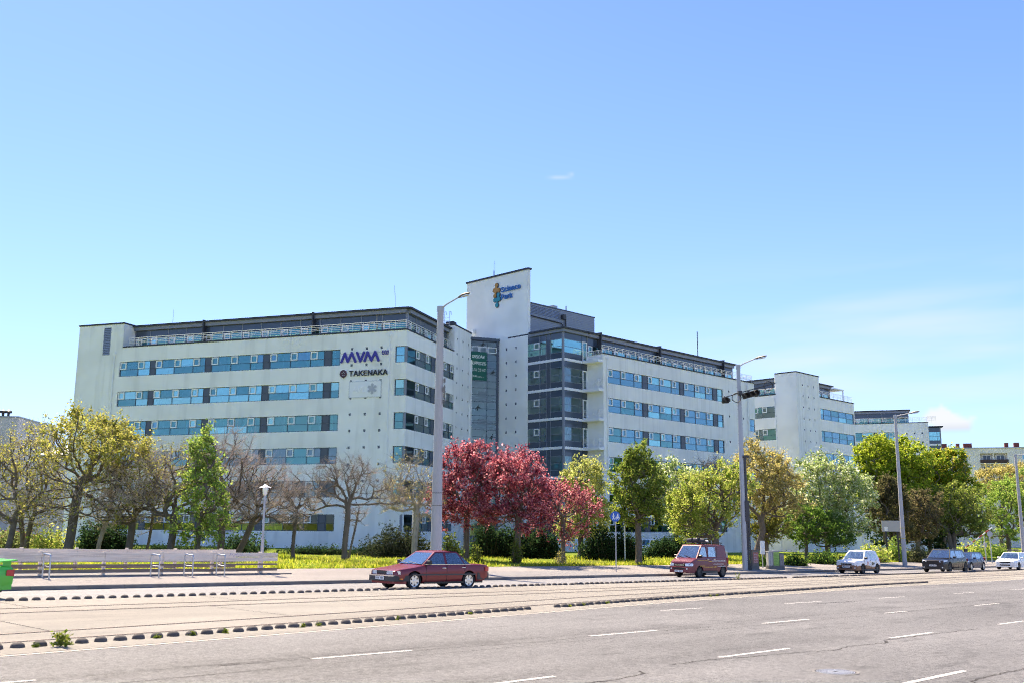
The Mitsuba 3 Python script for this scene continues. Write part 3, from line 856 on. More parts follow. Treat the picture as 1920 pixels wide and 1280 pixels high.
curtain(FGL, BR, [.12, 1.99, 2.63, 3.65, 5.62])
curtain(FGR, BR, [.12, 3.31])
part(BR, 'corner_post', join([FGL.box(-.08, .14, -.12, .09, -1.5, 23.3)]), 'fascia_grey')
part(BR, 'plinth', join([FGL.box(0, 5.6, -.5, .02, -2.5, -.05), FGR.box(0, 4.2, -.5, .02, -2.5, -.05)]), 'plaster')
part(BR, 'roof_edge', join([FGL.box(-.55, 5.0, -.3, .55, 23.62, 23.8), FGR.box(-.55, 36.4, -.3, .555, 23.622, 23.8)]), 'roof_dark')
part(BR, 'fascia', join([FGL.box(-.3, 5.3, -.1, .3, 23.28, 23.62), FGR.box(-.3, 4.25, -.1, .303, 23.282, 23.62)]), 'fascia_grey')
part(BR, 'upper_roof', FGR.map(box(0, 36.2, -9, -.3, 23.63, 23.79)), 'roof_dark')
# balcony doors, slabs and rails
for z in FLOORS[:5]:
    ring = rect(3.42, 4.2, z + .02, z + 2.3)
    D_ = part(BR, 'balcony_door', FGR.sheet(ring.difference(rect(3.54, 4.08, z + .14, z + 2.18)), -.06, .03), 'white_frame')
    part(D_, 'pane', FGR.sheet(rect(3.53, 4.09, z + .13, z + 2.19), -.02, -.019), 'glass_dark' if z < 20 else 'glass_teal')
    part(BR, 'panel', FGR.box(3.35, 4.22, -.1, -.0, z + 2.32, z + 3.1), 'panel_blue')
    if z > 4:
        BS = part(BR, 'balcony', FGR.map(box(3.32, 4.25 + (1.4 if z > 20 else 0), .03 if z < 20 else .1, 2.55 if z < 20 else 2.44, z - .32, z - .02)), 'white_band')
        part(BS, 'railing', rail_line([FGR.xyz(3.38, .1, z), FGR.xyz(3.38, 2.46, z), FGR.xyz(4.2, 2.46, z)], .8, 1.0, 6, .018), 'white_rail', 40)
FW = Frame(RC, VA)
part(BR, 'wall', FR.box(0, .34, -2.45, -.36, -2.5, 20.95), 'plaster')
RB = [(z0 - .02, z1 - .02) for z0, z1 in bands]
rholes = [rect(.85, 25.35, a, b) for a, b in RB] + [rect(31.85, 33.4, a, b) for a, b in RB[1:5]]
wall(FR, BR, rect(0, 33.36, -3.5, 21.0), rholes)
RMODS = [[(.92, 3.36), (3.36, 5.98), (5.98, 7.62)], [(8.66, 11.11), (11.11, 13.65), (13.65, 15.46)], [(16.37, 18.81), (18.81, 21.31), (21.31, 23.0)]]
for k, (a, b) in enumerate(RB):
    for m in RMODS: window(FR, BR, m, a, b, BLUE if k < 3 else TEAL, blinds=.6 if k < 3 else .3)
    window(FR, BR, [(24.04, 25.3)], a, b, BLUE, sash=False)
    for u0, u1 in ((7.66, 8.62), (15.5, 16.33), (23.04, 24.0)): panel(FR, BR, u0, u1, a, b)
    rooms(FR, BR, .4, 25.6, a, b)
    if 1 <= k < 5:
        window(FR, BR, [(31.9, 33.3)], a, b, BLUE, sash=False, blinds=.2)
        rooms(FR, BR, 31.5, 33, a, b, 2)
coping(FR, BR, -.05, 33.4, 21.0, -.5)
dots(FR, BR, [(u, 19.24 - 3.4 * k / 2) for u in (26.74, 30.28) for k in range(0, 9, 2)], .2, .24)
downpipe(FR, BR, .63, -1.8, 20.4)
downpipe(FR, BR, 31.4, -2, 20.4)
penthouse(FGR, BR, 4.3, 36.0, 2.47, 1, 3)
part(BR, 'roof', FR.map(box(.36, 33, -15.6, -.36, 20.6, 20.9)), 'roof_dark')
part(BR, 'back_wall', FR.map(join([box(-8, 33.36, -16, -15.6, -3.5, 20.9), box(33.0, 33.36, -15.6, -.36, -3.5, 20.95)])), 'plaster')
part(BR, 'railing', join([rail_line(np.array([FR.xyz(.15, -.25, 21.14), FR.xyz(33.2, -.25, 21.14), FR.xyz(33.2, -8, 21.14)]))]), 'white_rail', 40)
for u in (6.2, 18.2, 33.0):
    part(BR, 'roof_post', FGR.box(u - .1, u + .1, .05, .66, 21, 24.0), 'roof_dark')
part(BR, 'antenna', tube(FGR.xyz([29, 29.05], [-1, -1], [23.8, 27.6]), .06, 6), 'dark_metal')
# plant room on the roof
FP = Frame(TW + .45 * np.array([math.sin(math.radians(VA)), math.cos(math.radians(VA))]), UA)
PR = thing('plant_room', 'grey louvred plant room on the roof behind the tower', 'plant room')
part(PR, 'wall', FP.map(box(.5, 13.05, -5, -.05, 23.7, 27.75)), 'louvre_grey')
part(PR, 'parapet_cap', FP.map(box(.45, 13.1, -5.05, .05, 27.75, 27.9)), 'panel_dark')
for z in np.arange(23.85, 27.7, .22):
    part(PR, 'cladding_board', FP.box(.5 if z < 26.3 else 6.35, 13.04, -.05, .0, z, z + .17), 'louvre_grey')
for u in (1.0, 2.35, 3.7, 5.0):
    louvre(FP, PR, u, u + 1.2, 26.45, 27.6, step=.18)
part(PR, 'pipework', join([tube(FP.xyz([.6, 6.4, 6.6, 6.6], [.15] * 4, [26.2, 26.05, 25.9, 24.4]), .07, 6), tube(FP.xyz([7.2, 7.2], [.15] * 2, [25, 27.3]), .09, 6), tube(FP.xyz([8, 13], [.1] * 2, [25.5, 25.3]), .05, 6), FP.box(6.5, 7.0, .0, .4, 26.6, 27.2)]), 'dark_metal', 40)
part(PR, 'roof_vent', join([FP.box(5.7, 6.5, -1.4, -.6, 27.9, 28.4), tube(FP.xyz([8.6, 8.6], [-1, -1], [27.9, 28.8]), .1, 6)]), 'galv')

# ---- second building of the park further along
K2 = np.array([42.786, 147.0])
F2R, F2L = Frame(K2, UA), Frame(K2, VA)
B2 = thing('office_building', 'white office building with a square corner tower behind the traffic signals', 'office building')
wall(F2R, B2, unary_union([rect(0, 7.15, -5, 24.2), rect(7.14, 18.7, -5, 21.05)]), [rect(7.25, 18.5, a, b) for a, b in RB])
wall(F2L, B2, unary_union([rect(.36, 3.5, -5, 24.2), rect(3.49, 20, -5, 21.05)]), [rect(3.6, 7.6, a, b) for a, b in RB] + [rect(8.6, 19, a, b) for a, b in RB])
for k, (a, b) in enumerate(RB):
    window(F2R, B2, [(7.28, 8.30), (8.30, 10.85), (10.85, 13.3), (13.3, 15.95), (15.95, 18.45)], a, b, BLUE if k < 3 else DARK, sash=False, blinds=.2)
    window(F2L, B2, [(6.05, 3.65), (7.55, 6.05)], a, b, DARK, blinds=.3)
    window(F2L, B2, [(12, 8.7), (15, 12), (18.9, 15)], a, b, DARK, sash=False, blinds=.2)
    rooms(F2R, B2, 7.2, 18.6, a, b); rooms(F2L, B2, 3.6, 19, a, b)
part(B2, 'coping', join([F2R.box(-.06, 7.2, -.5, .07, 24.2, 24.36), F2L.box(-.0, 3.55, -.5, .073, 24.2, 24.362), F2R.box(7.1, 18.75, -.5, .07, 21.05, 21.2), F2L.box(3.5, 20, -.5, .07, 21.05, 21.2)]), 'roof_dark')
part(B2, 'tower_back', F2R.map(join([box(6.8, 7.15, -3.5, -.36, 20.8, 24.2), box(.3, 7.15, -3.8, -3.5, 20.8, 24.2)])), 'plaster')
part(B2, 'back_wall', F2R.map(join([box(18.35, 18.7, -19, -.36, -5, 21), box(0, 18.7, -20, -19.6, -5, 21)])), 'plaster')
part(B2, 'roof', F2R.map(join([box(.36, 18.4, -19.6, -.36, 20.5, 20.8), box(0.2, 7.1, -3.6, -.36, 24.0, 24.19)])), 'roof_dark')
dots(F2R, B2, [(u, 22.43 - 1.7 * k) for u in (1.88, 3.6, 5.3) for k in range(9)], .18, .24)
F2P = Frame(F2R.xyz(0, -2.2, 0)[:2], UA)
penthouse(F2P, B2, 7.3, 14.9, 2.4, 1, 4)
F2Q = Frame(F2L.xyz(0, -1.2, 0)[:2], VA)
penthouse(F2Q, B2, 3.7, 18, 2.4, -1, 5)
part(B2, 'upper_roof', F2P.map(join([box(7.2, 15.2, -8, -.3, 23.63, 23.79)])), 'roof_dark')
part(B2, 'railing', join([rail_line([F2R.xyz(7.3, -.25, 21.19), F2R.xyz(18.5, -.25, 21.19)]), rail_line([F2L.xyz(3.7, -.25, 21.19), F2L.xyz(19, -.25, 21.19)])]), 'white_rail', 40)
part(B2, 'terrace_canopy', join([F2R.box(15.0, 18.0, -4, -1.2, 23.25, 23.42), F2R.box(17.75, 17.9, -1.4, -1.25, 21.1, 23.25), F2R.box(17.75, 17.9, -3.9, -3.75, 21.1, 23.25)]), 'white_band')
part(B2, 'downpipe', tube(F2L.xyz([3.9, 3.75, 3.62, 3.62], [.12] * 4, [20.7, 20.4, 20, -4]), .07, 6), 'white_band')
part(B2, 'wall_base', F2L.box(3.5, 20, 0.0, .04, -5, -3), 'plaster')

# ---- third building behind the chestnut tree
K3 = np.array([79.534, 188.0])
F3L, F3R = Frame(K3, -71.5), Frame(K3, 103.0)
B3 = thing('office_building', 'white office building with a dark top storey behind the bright green trees', 'office building')
wall(F3L, B3, rect(0, 26, -6, 21.0), [rect(5.45, 25.5, a, b) for a, b in RB])
for k, (a, b) in enumerate(RB):
    window(F3L, B3, [(9.2, 7.2), (7.2, 5.5)], a, b, TEAL); window(F3L, B3, [(14.5, 12), (12, 9.8)], a, b, TEAL); window(F3L, B3, [(25.4, 20), (20, 15)], a, b, TEAL, sash=False)
    panel(F3L, B3, 9.22, 9.78, a, b)
    rooms(F3L, B3, 5.3, 25.6, a, b)
coping(F3L, B3, -.05, 26, 21.0, -.5)
dots(F3L, B3, [(u, 19.0 - 1.7 * k) for u in (3.9, 2.5, 1.15) for k in range(6)], .24, .28)
F3P = Frame(F3L.xyz(3.3, -2.4, 0)[:2], -71.5)
penthouse(F3P, B3, 0, 20, 2.45, -1, 6)
part(B3, 'upper_roof', F3P.map(box(-.4, 20, -9, -.3, 23.63, 23.79)), 'roof_dark')
part(B3, 'terrace_awning', F3P.map(box(0, 5, .05, 2.0, 22.25, 22.35)), 'fascia_grey')
part(B3, 'railing', join([rail_line([F3L.xyz(25, -.25, 21.14), F3L.xyz(.2, -.25, 21.14)]), rail_line([F3R.xyz(0, -.4, 21.1), F3R.xyz(1.5, -.4, 21.1)], .7, 1.1, 4)]), 'white_rail', 40)
part(B3, 'roof_edge', F3R.map(box(.05, 2.6, -4, .3, 20.1, 20.3)), 'roof_dark')
for z in (16.5, 13.1, 9.7, 6.3, 2.9, -.5):
    part(B3, 'floor_band', F3R.box(.02, 2.0, -.1, .06, z + .1, z + .45), 'white_band')
    part(B3, 'spandrel', join([F3R.box(.05, 1.98, -.08, .0, z + .45, z + 1.1), F3R.box(.05, 1.98, -.08, .0, z + 2.7, z + 3.5)]), 'panel_blue')
    W = part(B3, 'window', join([F3R.box(.05, 1.98, -.06, .03, z + 1.86, z + 1.92), F3R.box(1.4, 1.46, -.06, .03, z + 1.1, z + 2.7)]), 'frame_dark')
    part(W, 'pane', F3R.sheet(rect(.05, 1.98, z + 1.1, z + 2.7), -.02, -.019), 'glass_cyan')
part(B3, 'corner_post', F3R.box(1.95, 2.15, -3, .06, -5, 20.1), 'fascia_grey')
part(B3, 'room', F3R.map(box(.1, 1.9, -3.2, -3, -4, 20)), 'interior')
part(B3, 'back_wall', F3L.map(join([box(-.0, 26, -16, -15.6, -6, 21), box(.0, .36, -15.6, -.36, -6, 21), box(.4, 26, -15.6, -.36, 20.5, 20.8)])), 'plaster')

# ---- panel block of flats at the right edge
def flats_wall(p, n, uv):
    return mi.Color3f(.74, .70, .64) * (.82 + .36 * mikit.fbm(p.x * .5, p.y * .5, p.z * .8, 4))


proc('flats_wall', flats_wall, .9, .2)
mat('brick_red', (.13, .035, .03), .8)
mat('balcony_brown', (.055, .03, .025), .6)
FF = Frame([105.0, 262.0], 106.0)
BF = thing('block_of_flats', 'weathered beige block of flats with brown balconies and red brick chimneys', 'apartment block')
fh, top = 2.75, 21.6
lg_u = [(17.4, 23.9)]
wins = []
for k in range(4):
    z = top - 1.1 - fh * (k + 1) + .9
    wins += [(12.6, 14.2, z, z + 1.25), (27.3, 29.9, z, z + 1.3), (30.1, 31.6, z, z + 1.3), (31.8, 34.5, z, z + 1.3), (4, 6, z, z + 1.25), (8.2, 9.6, z, z + 1.25), (37, 39.5, z, z + 1.3), (41, 43.5, z, z + 1.3)]
hl = [rect(a, b, c, d) for a, b, c, d in wins] + [rect(17.4, 23.9, top - 1.1 - fh * (k + 1) + .05, top - 1.1 - fh * k - .15) for k in range(4)]
wall(FF, BF, rect(0, 46, -8, top), hl, .3, 'flats_wall')
part(BF, 'roof', FF.map(join([box(-.2, 46.2, -11, .25, top, top + .25)])), 'galv')
part(BF, 'back_wall', FF.map(join([box(0, 46, -11, -10.7, -8, top), box(0, .3, -10.7, -.3, -8, top)])), 'flats_wall')
for i, (a, b, c, d) in enumerate(wins):
    if i % 8 == 2:
        part(BF, 'panel', FF.box(a, b, -.2, -.1, c - .05, d + .05), 'dark_metal'); continue
    m_ = (a + b) / 2
    W = part(BF, 'window', FF.sheet(rect(a, b, c, d).difference(unary_union([rect(a + .08, m_ - .05, c + .08, d - .08), rect(m_ + .05, b - .08, c + .08, d - .08)])), -.2, -.1), 'white_frame')
    part(W, 'pane', FF.sheet(rect(a + .06, b - .06, c + .06, d - .06), -.16, -.159), 'glass_blue')
    part(BF, 'room', FF.map(join([box(a - .3, b + .3, -2.2, -2.1, c - .5, d + .4)])), 'interior')
for k in range(4):
    z = top - 1.1 - fh * (k + 1)
    LG = part(BF, 'balcony', FF.map(join([box(17.3, 24, -1.5, .35, z - .12, z + .04), box(17.4, 23.9, -1.6, -1.5, z, z + fh), box(20.5, 20.7, -1.5, -.1, z, z + fh - .2), box(17.2, 17.4, -1.5, -.3, z, z + fh), box(23.9, 24.1, -1.5, -.3, z, z + fh)])), 'flats_wall')
    part(LG, 'balustrade', FF.box(17.3, 24, .24, .33, z + .05, z + .95), 'balcony_brown')
    for a in (18.2, 21.5):
        w_ = part(LG, 'window', FF.sheet(rect(a, a + 1.9, z + .9, z + 2.2).difference(unary_union([rect(a + .1, a + .9, z + 1, z + 2.1), rect(a + 1.0, a + 1.8, z + 1, z + 2.1)])), -1.49, -1.42), 'white_frame')
    part(LG, 'pane', join([FF.box(a + .05, a + 1.85, -1.499, -1.48, z + .95, z + 2.15) for a in (18.2, 21.5)]), 'panel_blue')
for u, w_ in ((3.2, .75), (5.1, 1.1), (7.3, .7), (8.4, 1.6), (12.3, .8), (14.1, 2.0), (24.0, .85), (26.2, 1.2), (28.9, .9)):
    CH = part(BF, 'chimney', FF.map(box(u, u + w_, -4, -3, top + .25, top + 1.5)), 'brick_red')
    part(CH, 'cap', FF.map(box(u - .06, u + w_ + .06, -4.06, -2.94, top + 1.5, top + 1.6)), 'kerbstone')
part(BF, 'air_conditioner', FF.box(13.3, 14.1, .02, .35, top - 1.1 - fh + .2, top - 1.1 - fh + .75), 'white_frame')

# ---- pale building at the left edge and the low roof beside it
FX = Frame([-65.1, 130.0], -96.0)
BX = thing('far_building', 'plain grey gable wall of a building at the left edge behind the trees', 'building')
part(BX, 'wall', FX.map(box(0, 14, -14, 0, -3, 14.9)), 'gable')
mat('gable', (.40, .41, .46), .9)
part(BX, 'coping', FX.map(box(-.1, 14.1, -14.1, .1, 14.9, 15.1)), 'fascia_grey')
for u in (2.6, 4.1, 5.4, 1.9):
    part(BX, 'roof_cowl', move(lathe([(.16, 0), (.16, .5), (.42, .55), (.42, .8), (.1, 1.0)], 10), *FX.xyz(u, -1.5, 15.1)), 'black', 30)
BY = thing('low_building', 'low building with a bright metal roof glimpsed through bare twigs on the left', 'building')
FY = Frame([-46, 124], -80)
part(BY, 'wall', FY.map(box(-3, 14, -8, 0, -2, 9.8)), 'gable')
part(BY, 'roof', FY.map((np.array([[-3.3, .5, 9.8], [14.3, .5, 9.8], [14.3, -9, 12.4], [-3.3, -9, 12.4], [-3.3, .5, 9.6], [14.3, .5, 9.6], [14.3, -9, 12.2], [-3.3, -9, 12.2]]), np.array([[0, 1, 2, 3], [7, 6, 5, 4], [0, 4, 5, 1], [3, 2, 6, 7], [0, 3, 7, 4], [1, 5, 6, 2]]))), 'steel')
# ------------------------------------------------------------------ street furniture
NT = np.array([CA, -SA])            # from the buildings towards the camera side, across the street
DS = np.array([SA, CA])             # along the street


def gpt(s, t):
    x, y = xy(s, t); return np.array([x, y, float(zg(x, y))])


mat('lamp_dark', (.12, .11, .105), .5)  # whole lamp head coloured dark for the shade on its underside


def lamp_head(key, p, d, L=.8, m='lamp_dark'):
    """cobra-head luminaire at p pointing in plan direction d"""
    d3 = np.array([d[0], d[1], .12]); d3 /= np.linalg.norm(d3); sd = np.array([-d[1], d[0], 0]); up = np.cross(sd, d3) * -1
    P = []
    for k, (w, h0, h1) in zip(np.linspace(0, 1, 6), [(.05, -.04, .04), (.11, -.07, .08), (.16, -.08, .10), (.17, -.07, .10), (.13, -.05, .08), (.05, -.02, .03)]):
        for a in np.linspace(0, 2 * PI, 10, endpoint=False):
            q = p + d3 * L * k + sd * w * math.cos(a) + up * (h0 + (h1 - h0) * (math.sin(a) + 1) / 2)
            P.append(q)
    h = part(key, 'lamp_head', hull(P), m, 40)
    part(h, 'lamp_glass', hull([p + d3 * L * k + sd * w + up * z for k in (.35, .85) for w in (-.11, .11) for z in (-.088, -.05)]), 'lamp_clear')


def street_lamp(label, base, top, r0, r1, arm, rise, bands, m='pole_concrete', d=NT, head=.85, name='street_lamp', L0=None):
    k = thing(name, label, 'lamp post', 'tall lamp posts along the far pavement')
    b = np.asarray(base, float); n = 9
    zz = np.linspace(b[2] - .2, top, n); rr = np.linspace(r0, r1, n)
    part(k, 'pole', lathe_at([(r, z) for r, z in zip(rr, zz)] + [(.001, top)], b), m, 40)
    for z, mm in bands:
        r = np.interp(z, zz, rr)
        part(k, 'band', lathe_at([(r, z - .025), (r + .012, z - .025), (r + .012, z + .025), (r, z + .025)], b), mm, 30)
    part(k, 'cap', lathe_at([(r1, top - .25), (r1 + .03, top - .25), (r1 + .03, top + .04), (.001, top + .07)], b), 'galv', 30)
    a0 = np.array([b[0], b[1], top - .1]); a1 = a0 + np.array([d[0] * arm, d[1] * arm, rise])
    mid = a0 + (a1 - a0) * .35 + [0, 0, rise * .10]
    part(k, 'arm', tube([a0, mid, a1], [.055, .045, .04], 8), 'galv', 40)
    lamp_head(k, a1, d, head)
    return k


def lathe_at(prof, b, sides=20):
    v, f = lathe(prof, sides); return v + [b[0], b[1], 0], f


B1 = np.array([-4.0, 55.91, -1.05])
LP1 = street_lamp('tall pale concrete lamp post with a broad shaft in front of the left building corner', B1 - [.15, 0, 0], 13.6, .325, .185, 1.5, .45, [(12.4, 'galv'), (8.3, 'galv'), (5.9, 'galv'), (3.0, 'kerbstone'), (2.3, 'kerbstone')], head=.95)
drt = np.random.default_rng(4)
part(LP1, 'scuff_marks', join([move(box(-.03, .03, -.01, .01, -.12, .12), B1[0] + .215 * math.cos(a), B1[1] + .215 * math.sin(a), z, rz=a + PI / 2) for a, z in zip(drt.uniform(-1.2, -.4, 16), drt.uniform(7.9, 9.4, 16))]), 'kerbstone')
B2_ = np.array([16.03, 69.04, -1.65])
LP2 = street_lamp('grey lamp post carrying black traffic signals on a cross bar', B2_, 12.45, .22, .135, 1.35, .42, [(10.9, 'galv'), (6.2, 'galv'), (2.5, 'galv')], 'galv', head=.95)
part(LP2, 'cable_duct', join([tube([B2_ + [.20, -.12, 0], [B2_[0] + .2, B2_[1] - .12, 6.0]], .09, 8), box(B2_[0] + .08, B2_[0] + .36, B2_[1] - .26, B2_[1], 1.6, 3.0), box(B2_[0] + .05, B2_[0] + .5, B2_[1] - .3, B2_[1], 5.95, 6.1), tube([B2_ + [.33, -.2, -.1], [B2_[0] + .32, B2_[1] - .2, 2.4]], .05, 6)]), 'dark_metal', 30)
s_, t_ = st(34.2, 87.69)
LP3 = street_lamp('grey lamp post with a yellow tape mark near its foot beside a blank sign board', [34.2, 87.69, float(zg(34.2, 87.69))], 11.05, .20, .12, 1.3, .2, [(7.0, 'galv'), (1.2, 'tape_yellow'), (.3, 'tape_yellow')], head=.9)
b4 = gpt(119.0, 37.0)
LP4 = street_lamp('slim grey lamp post behind the white hatchback at the right edge', b4, 9.35, .22, .13, 1.8, .1, [(6.5, 'galv'), (3.2, 'galv')], head=1.3)
mat('tape_yellow', (.55, .42, .06), .6)
part(LP4, 'span_wire', tube([[b4[0], b4[1], 6.4], [b4[0] + 10, b4[1] - 1, 6.5], [b4[0] + 22, b4[1] - 3, 6.7]], .035, 5), 'black')

# traffic signals on the cross bar
sg1 = thing('traffic_signal', 'black three-lamp traffic signal lying sideways right of the grey pole', 'traffic light')
bx, by = B2_[0], B2_[1] - .35
bar = part(LP2, 'cross_bar', join([tube([[bx - 1.15, by + .05, 10.12], [bx + .3, by, 10.55], [bx + 2.5, by - .05, 11.15]], .035, 6), box(bx - .12, bx + .12, by - .05, by + .3, 10.3, 10.6)]), 'dark_metal')


def signal(key, x, z, n, tilt):
    c, s = math.cos(tilt), math.sin(tilt)
    L = .36 * n + .1
    place = lambda m: move(move(m, ry=-tilt), x, by - .12, z)
    part(key, 'housing', place(rbox(0, L, -.13, .13, -.2, .2, .03)), 'black', 30)
    for k in range(n):
        cx = .05 + .36 * k + .18
        a = np.linspace(-.35 * PI, 1.35 * PI, 18)
        vo = np.array([(cx + .16 * math.cos(t), y, .16 * math.sin(t)) for y in (-.13, -.42) for t in a]); i = np.arange(17)
        part(key, 'visor', place((vo, np.stack([i, i + 1, i + 19, i + 18], 1))), 'black', True)
        part(key, 'lens', place(move(lathe([(.14, 0), (.12, .02), (.001, .035)], 18), cx, -.14, 0, rx=PI / 2)), 'lens_dark', 40)
    part(key, 'bracket', place(join([box(L, L + .12, -.04, .04, -.12, .12), box(L * .4, L * .5, -.03, .15, .2, .3)])), 'dark_metal')


mat('lens_dark', (.03, .025, .025), .1, clearcoat=1.)
signal(sg1, bx + .12, 10.18, 3, .27)
sg2 = thing('traffic_signal', 'black single-lamp signal left of the grey pole', 'traffic light')
signal(sg2, bx - 1.32, 9.88, 1, .10)
for (x, z), lb in (((bx - .28, 10.1), 'black coil of cable hanging left of the grey signal pole'), ((bx + 1.98, 10.95), 'black coil of cable at the right end of the signal cross bar')):
    ck = thing('cable_coil', lb, 'cable')
    put(ck, join([tube([(x + r * math.cos(a), by - .06 + j * .03, z + r * 1.0 * math.sin(a)) for a in np.linspace(0, 2 * PI, 20)], .018, 5, False) for j, r in enumerate((.33, .30))]), 'black', 40)

# low park lamp with a wide disc cap, slender posts
pl = thing('park_lamp', 'short park lamp with a wide pale disc cap standing by the plank fence', 'lamp post', None)
pb = np.array([-11.2, 45.4, -.9])
part(pl, 'pole', lathe_at([(.075, -1.0), (.07, .6), (.052, .62), (.045, 2.55), (.001, 2.56)], pb), 'galv', 40)
part(pl, 'lantern', lathe_at([(.04, 2.5), (.10, 2.56), (.12, 2.82), (.10, 2.86), (.001, 2.86)], pb), 'lamp_clear', 40)
part(pl, 'disc_cap', lathe_at([(.27, 2.86), (.26, 2.875), (.12, 2.93), (.03, 3.0), (.001, 3.0)], pb, 28), 'white_frame', 40)
part(pl, 'disc_underside', lathe_at([(.27, 2.858), (.001, 2.85)], pb, 28), 'white_frame', 40)
for (px_, lb, x, y, z1, r) in ((0, 'slender white post beside the bare tree left of the tall lamp post', -6.5, 66.3, 3.85, .055), (1, 'slender white post between the two large red leaved trees', -1.95, 72.4, 2.75, .06), (2, 'slender white post with a small camera beside the blue cycle sign', 8.45, 74.8, 2.55, .06)):
    k = thing('slender_post', lb, 'post')
    z0 = float(zg(x, y))
    part(k, 'pole', tube([[x, y, z0 - .1], [x, y, z1]], [r, r * .8], 8), 'white_rail', 40)
    if px_ == 2:
        part(k, 'camera', join([rbox(x - .18, x + .22, y - .1, y + .06, z1 - .02, z1 + .14, .03), tube([[x, y, z1 - .1], [x + .05, y - .05, z1 + .05]], .04, 6)]), 'white_frame', 30)
    else:
        part(k, 'cap', lathe_at([(r * .9, z1), (r * 1.2, z1 + .03), (.001, z1 + .07)], [x, y]), 'white_rail', 30)

# blue round sign
cs = thing('cycle_path_sign', 'round blue path sign with white figures on a thin grey pole', 'sign')
q = gpt(46.8, 36.95)
part(cs, 'pole', tube([q - [0, 0, .1], [q[0], q[1], 2.05]], .032, 8), 'galv', 40)
FSG = Frame([q[0], q[1]], 44.24 + 62)
c0 = 1.78
part(cs, 'disc', FSG.sheet(Point(0, c0).buffer(.30), .035, .05), 'sign_cycle_blue')
part(cs, 'back', FSG.sheet(Point(0, c0).buffer(.285), .026, .035), 'galv')
mat('sign_cycle_blue', (.02, .10, .45), .35)
fig = unary_union([Point(-.11, c0 + .15).buffer(.035), LineString([(-.11, c0 + .10), (-.11, c0 - .02), (-.16, c0 - .17)]).buffer(.022), LineString([(-.11, c0 - .02), (-.06, c0 - .17)]).buffer(.02), LineString([(-.17, c0 + .02), (-.11, c0 + .08), (-.05, c0 + .02)]).buffer(.016)])
bike = unary_union([Point(.05, c0 - .1).buffer(.062).difference(Point(.05, c0 - .1).buffer(.042)), Point(.2, c0 - .1).buffer(.062).difference(Point(.2, c0 - .1).buffer(.042)), LineString([(.05, c0 - .1), (.1, c0 + .02), (.18, c0 + .02), (.2, c0 - .1)]).buffer(.012), LineString([(.1, c0 + .02), (.13, c0 - .1), (.18, c0 + .02)]).buffer(.012), Point(.15, c0 + .14).buffer(.03), LineString([(.15, c0 + .11), (.1, c0 + .03), (.19, c0 + .05)]).buffer(.018)])
part(cs, 'symbol', FSG.sheet(unary_union([fig, bike]), .05, .053), 'banner_white')

# white board on a dark post
wb = thing('notice_board', 'blank pale board on a dark post half behind a lamp post', 'sign board')
F5 = Frame([37.5, 98.8], 92)
part(wb, 'board', F5.box(-1.0, .98, .02, .08, .85, 1.9), 'board_grey')
part(wb, 'notice', F5.box(-.78, -.45, .083, .09, .92, 1.3), 'banner_white')
part(wb, 'post', join([F5.box(-.68, -.50, -.1, .0, -2.3, .9), F5.box(.45, .6, -.1, .0, -2.3, .9)]), 'black')
mat('board_grey', (.42, .41, .38), .7)

# street cabinets
def cabinet(name, label, F, u0, u1, d, z0, h, m, foot='kerbstone', poster=None, lid=True):
    k = thing(name, label, 'cabinet')
    part(k, 'body', F.map(rbox(u0, u1, -d, 0, z0 + .22, z0 + h, .015)), m, 30)
    part(k, 'plinth', F.box(u0 - .02, u1 + .02, -d - .02, .02, z0 - .15, z0 + .24), foot)
    if lid: part(k, 'lid', F.map(rbox(u0 - .03, u1 + .03, -d - .03, .03, z0 + h, z0 + h + .05, .01)), m, 30)
    part(k, 'door_seam', F.box((u0 + u1) / 2 - .006, (u0 + u1) / 2 + .006, .001, .004, z0 + .3, z0 + h - .06), 'dark_metal')
    if poster:
        a, b, c, d_, pm, ink = poster
        P_ = part(k, 'poster', F.box(a, b, .003, .007, c, d_), pm)
        rg = np.random.default_rng(int(u0 * 100) + 7)
        marks = []
        zz = d_ - .1
        while zz > c + .06:
            hh = rg.uniform(.03, .08); u = a + .05
            while u < b - .06:
                w_ = rg.uniform(.03, .10); marks.append(F.box(u, min(u + w_, b - .03), .0075, .009, zz - hh, zz)); u += w_ + .025
            zz -= hh + .05
        part(P_, 'print', join(marks), ink)
    return k


mat('cabinet_grey', (.42, .42, .40), .6); mat('cabinet_brown', (.22, .18, .15), .7); mat('cabinet_pale', (.46, .50, .46), .6); mat('cabinet_concrete', (.27, .25, .24), .9)
mat('poster_red', (.46, .17, .13), .7); mat('poster_pink', (.55, .42, .40), .7); mat('poster_green', (.32, .50, .12), .7); mat('poster_ink', (.20, .34, .07), .7)
F6 = Frame([16.75, 69.95], 78)
z6 = float(zg(16.75, 69.95))
cabinet('street_cabinet', 'brownish street cabinet with a faded red poster next to the grey signal pole', F6, -.02, .46, .35, z6, 1.28, 'cabinet_brown', poster=(.06, .42, z6 + .42, z6 + 1.15, 'poster_red', 'poster_pink'))
F7 = Frame([18.5, 71.7], 78)
z7 = float(zg(18.6, 71.8))
cabinet('street_cabinet', 'pale grey street cabinet left of the green poster', F7, -.22, .12, .4, z7, 1.2, 'cabinet_grey')
cabinet('street_cabinet', 'street cabinet covered by a bright green poster', F7, .16, .62, .4, z7, 1.22, 'cabinet_grey', poster=(.17, .61, z7 + .12, z7 + 1.18, 'poster_green', 'poster_ink'))
cabinet('street_cabinet', 'low rough grey concrete cabinet right of the green poster', F7, .66, .98, .45, z7, 1.06, 'cabinet_concrete', lid=False)
wp = thing('white_board', 'small bright white board standing behind the street cabinets', 'sign board')
part(wp, 'board', F7.box(-.2, .15, -1.3, -1.25, z7 + 1.0, z7 + 1.95), 'banner_white')
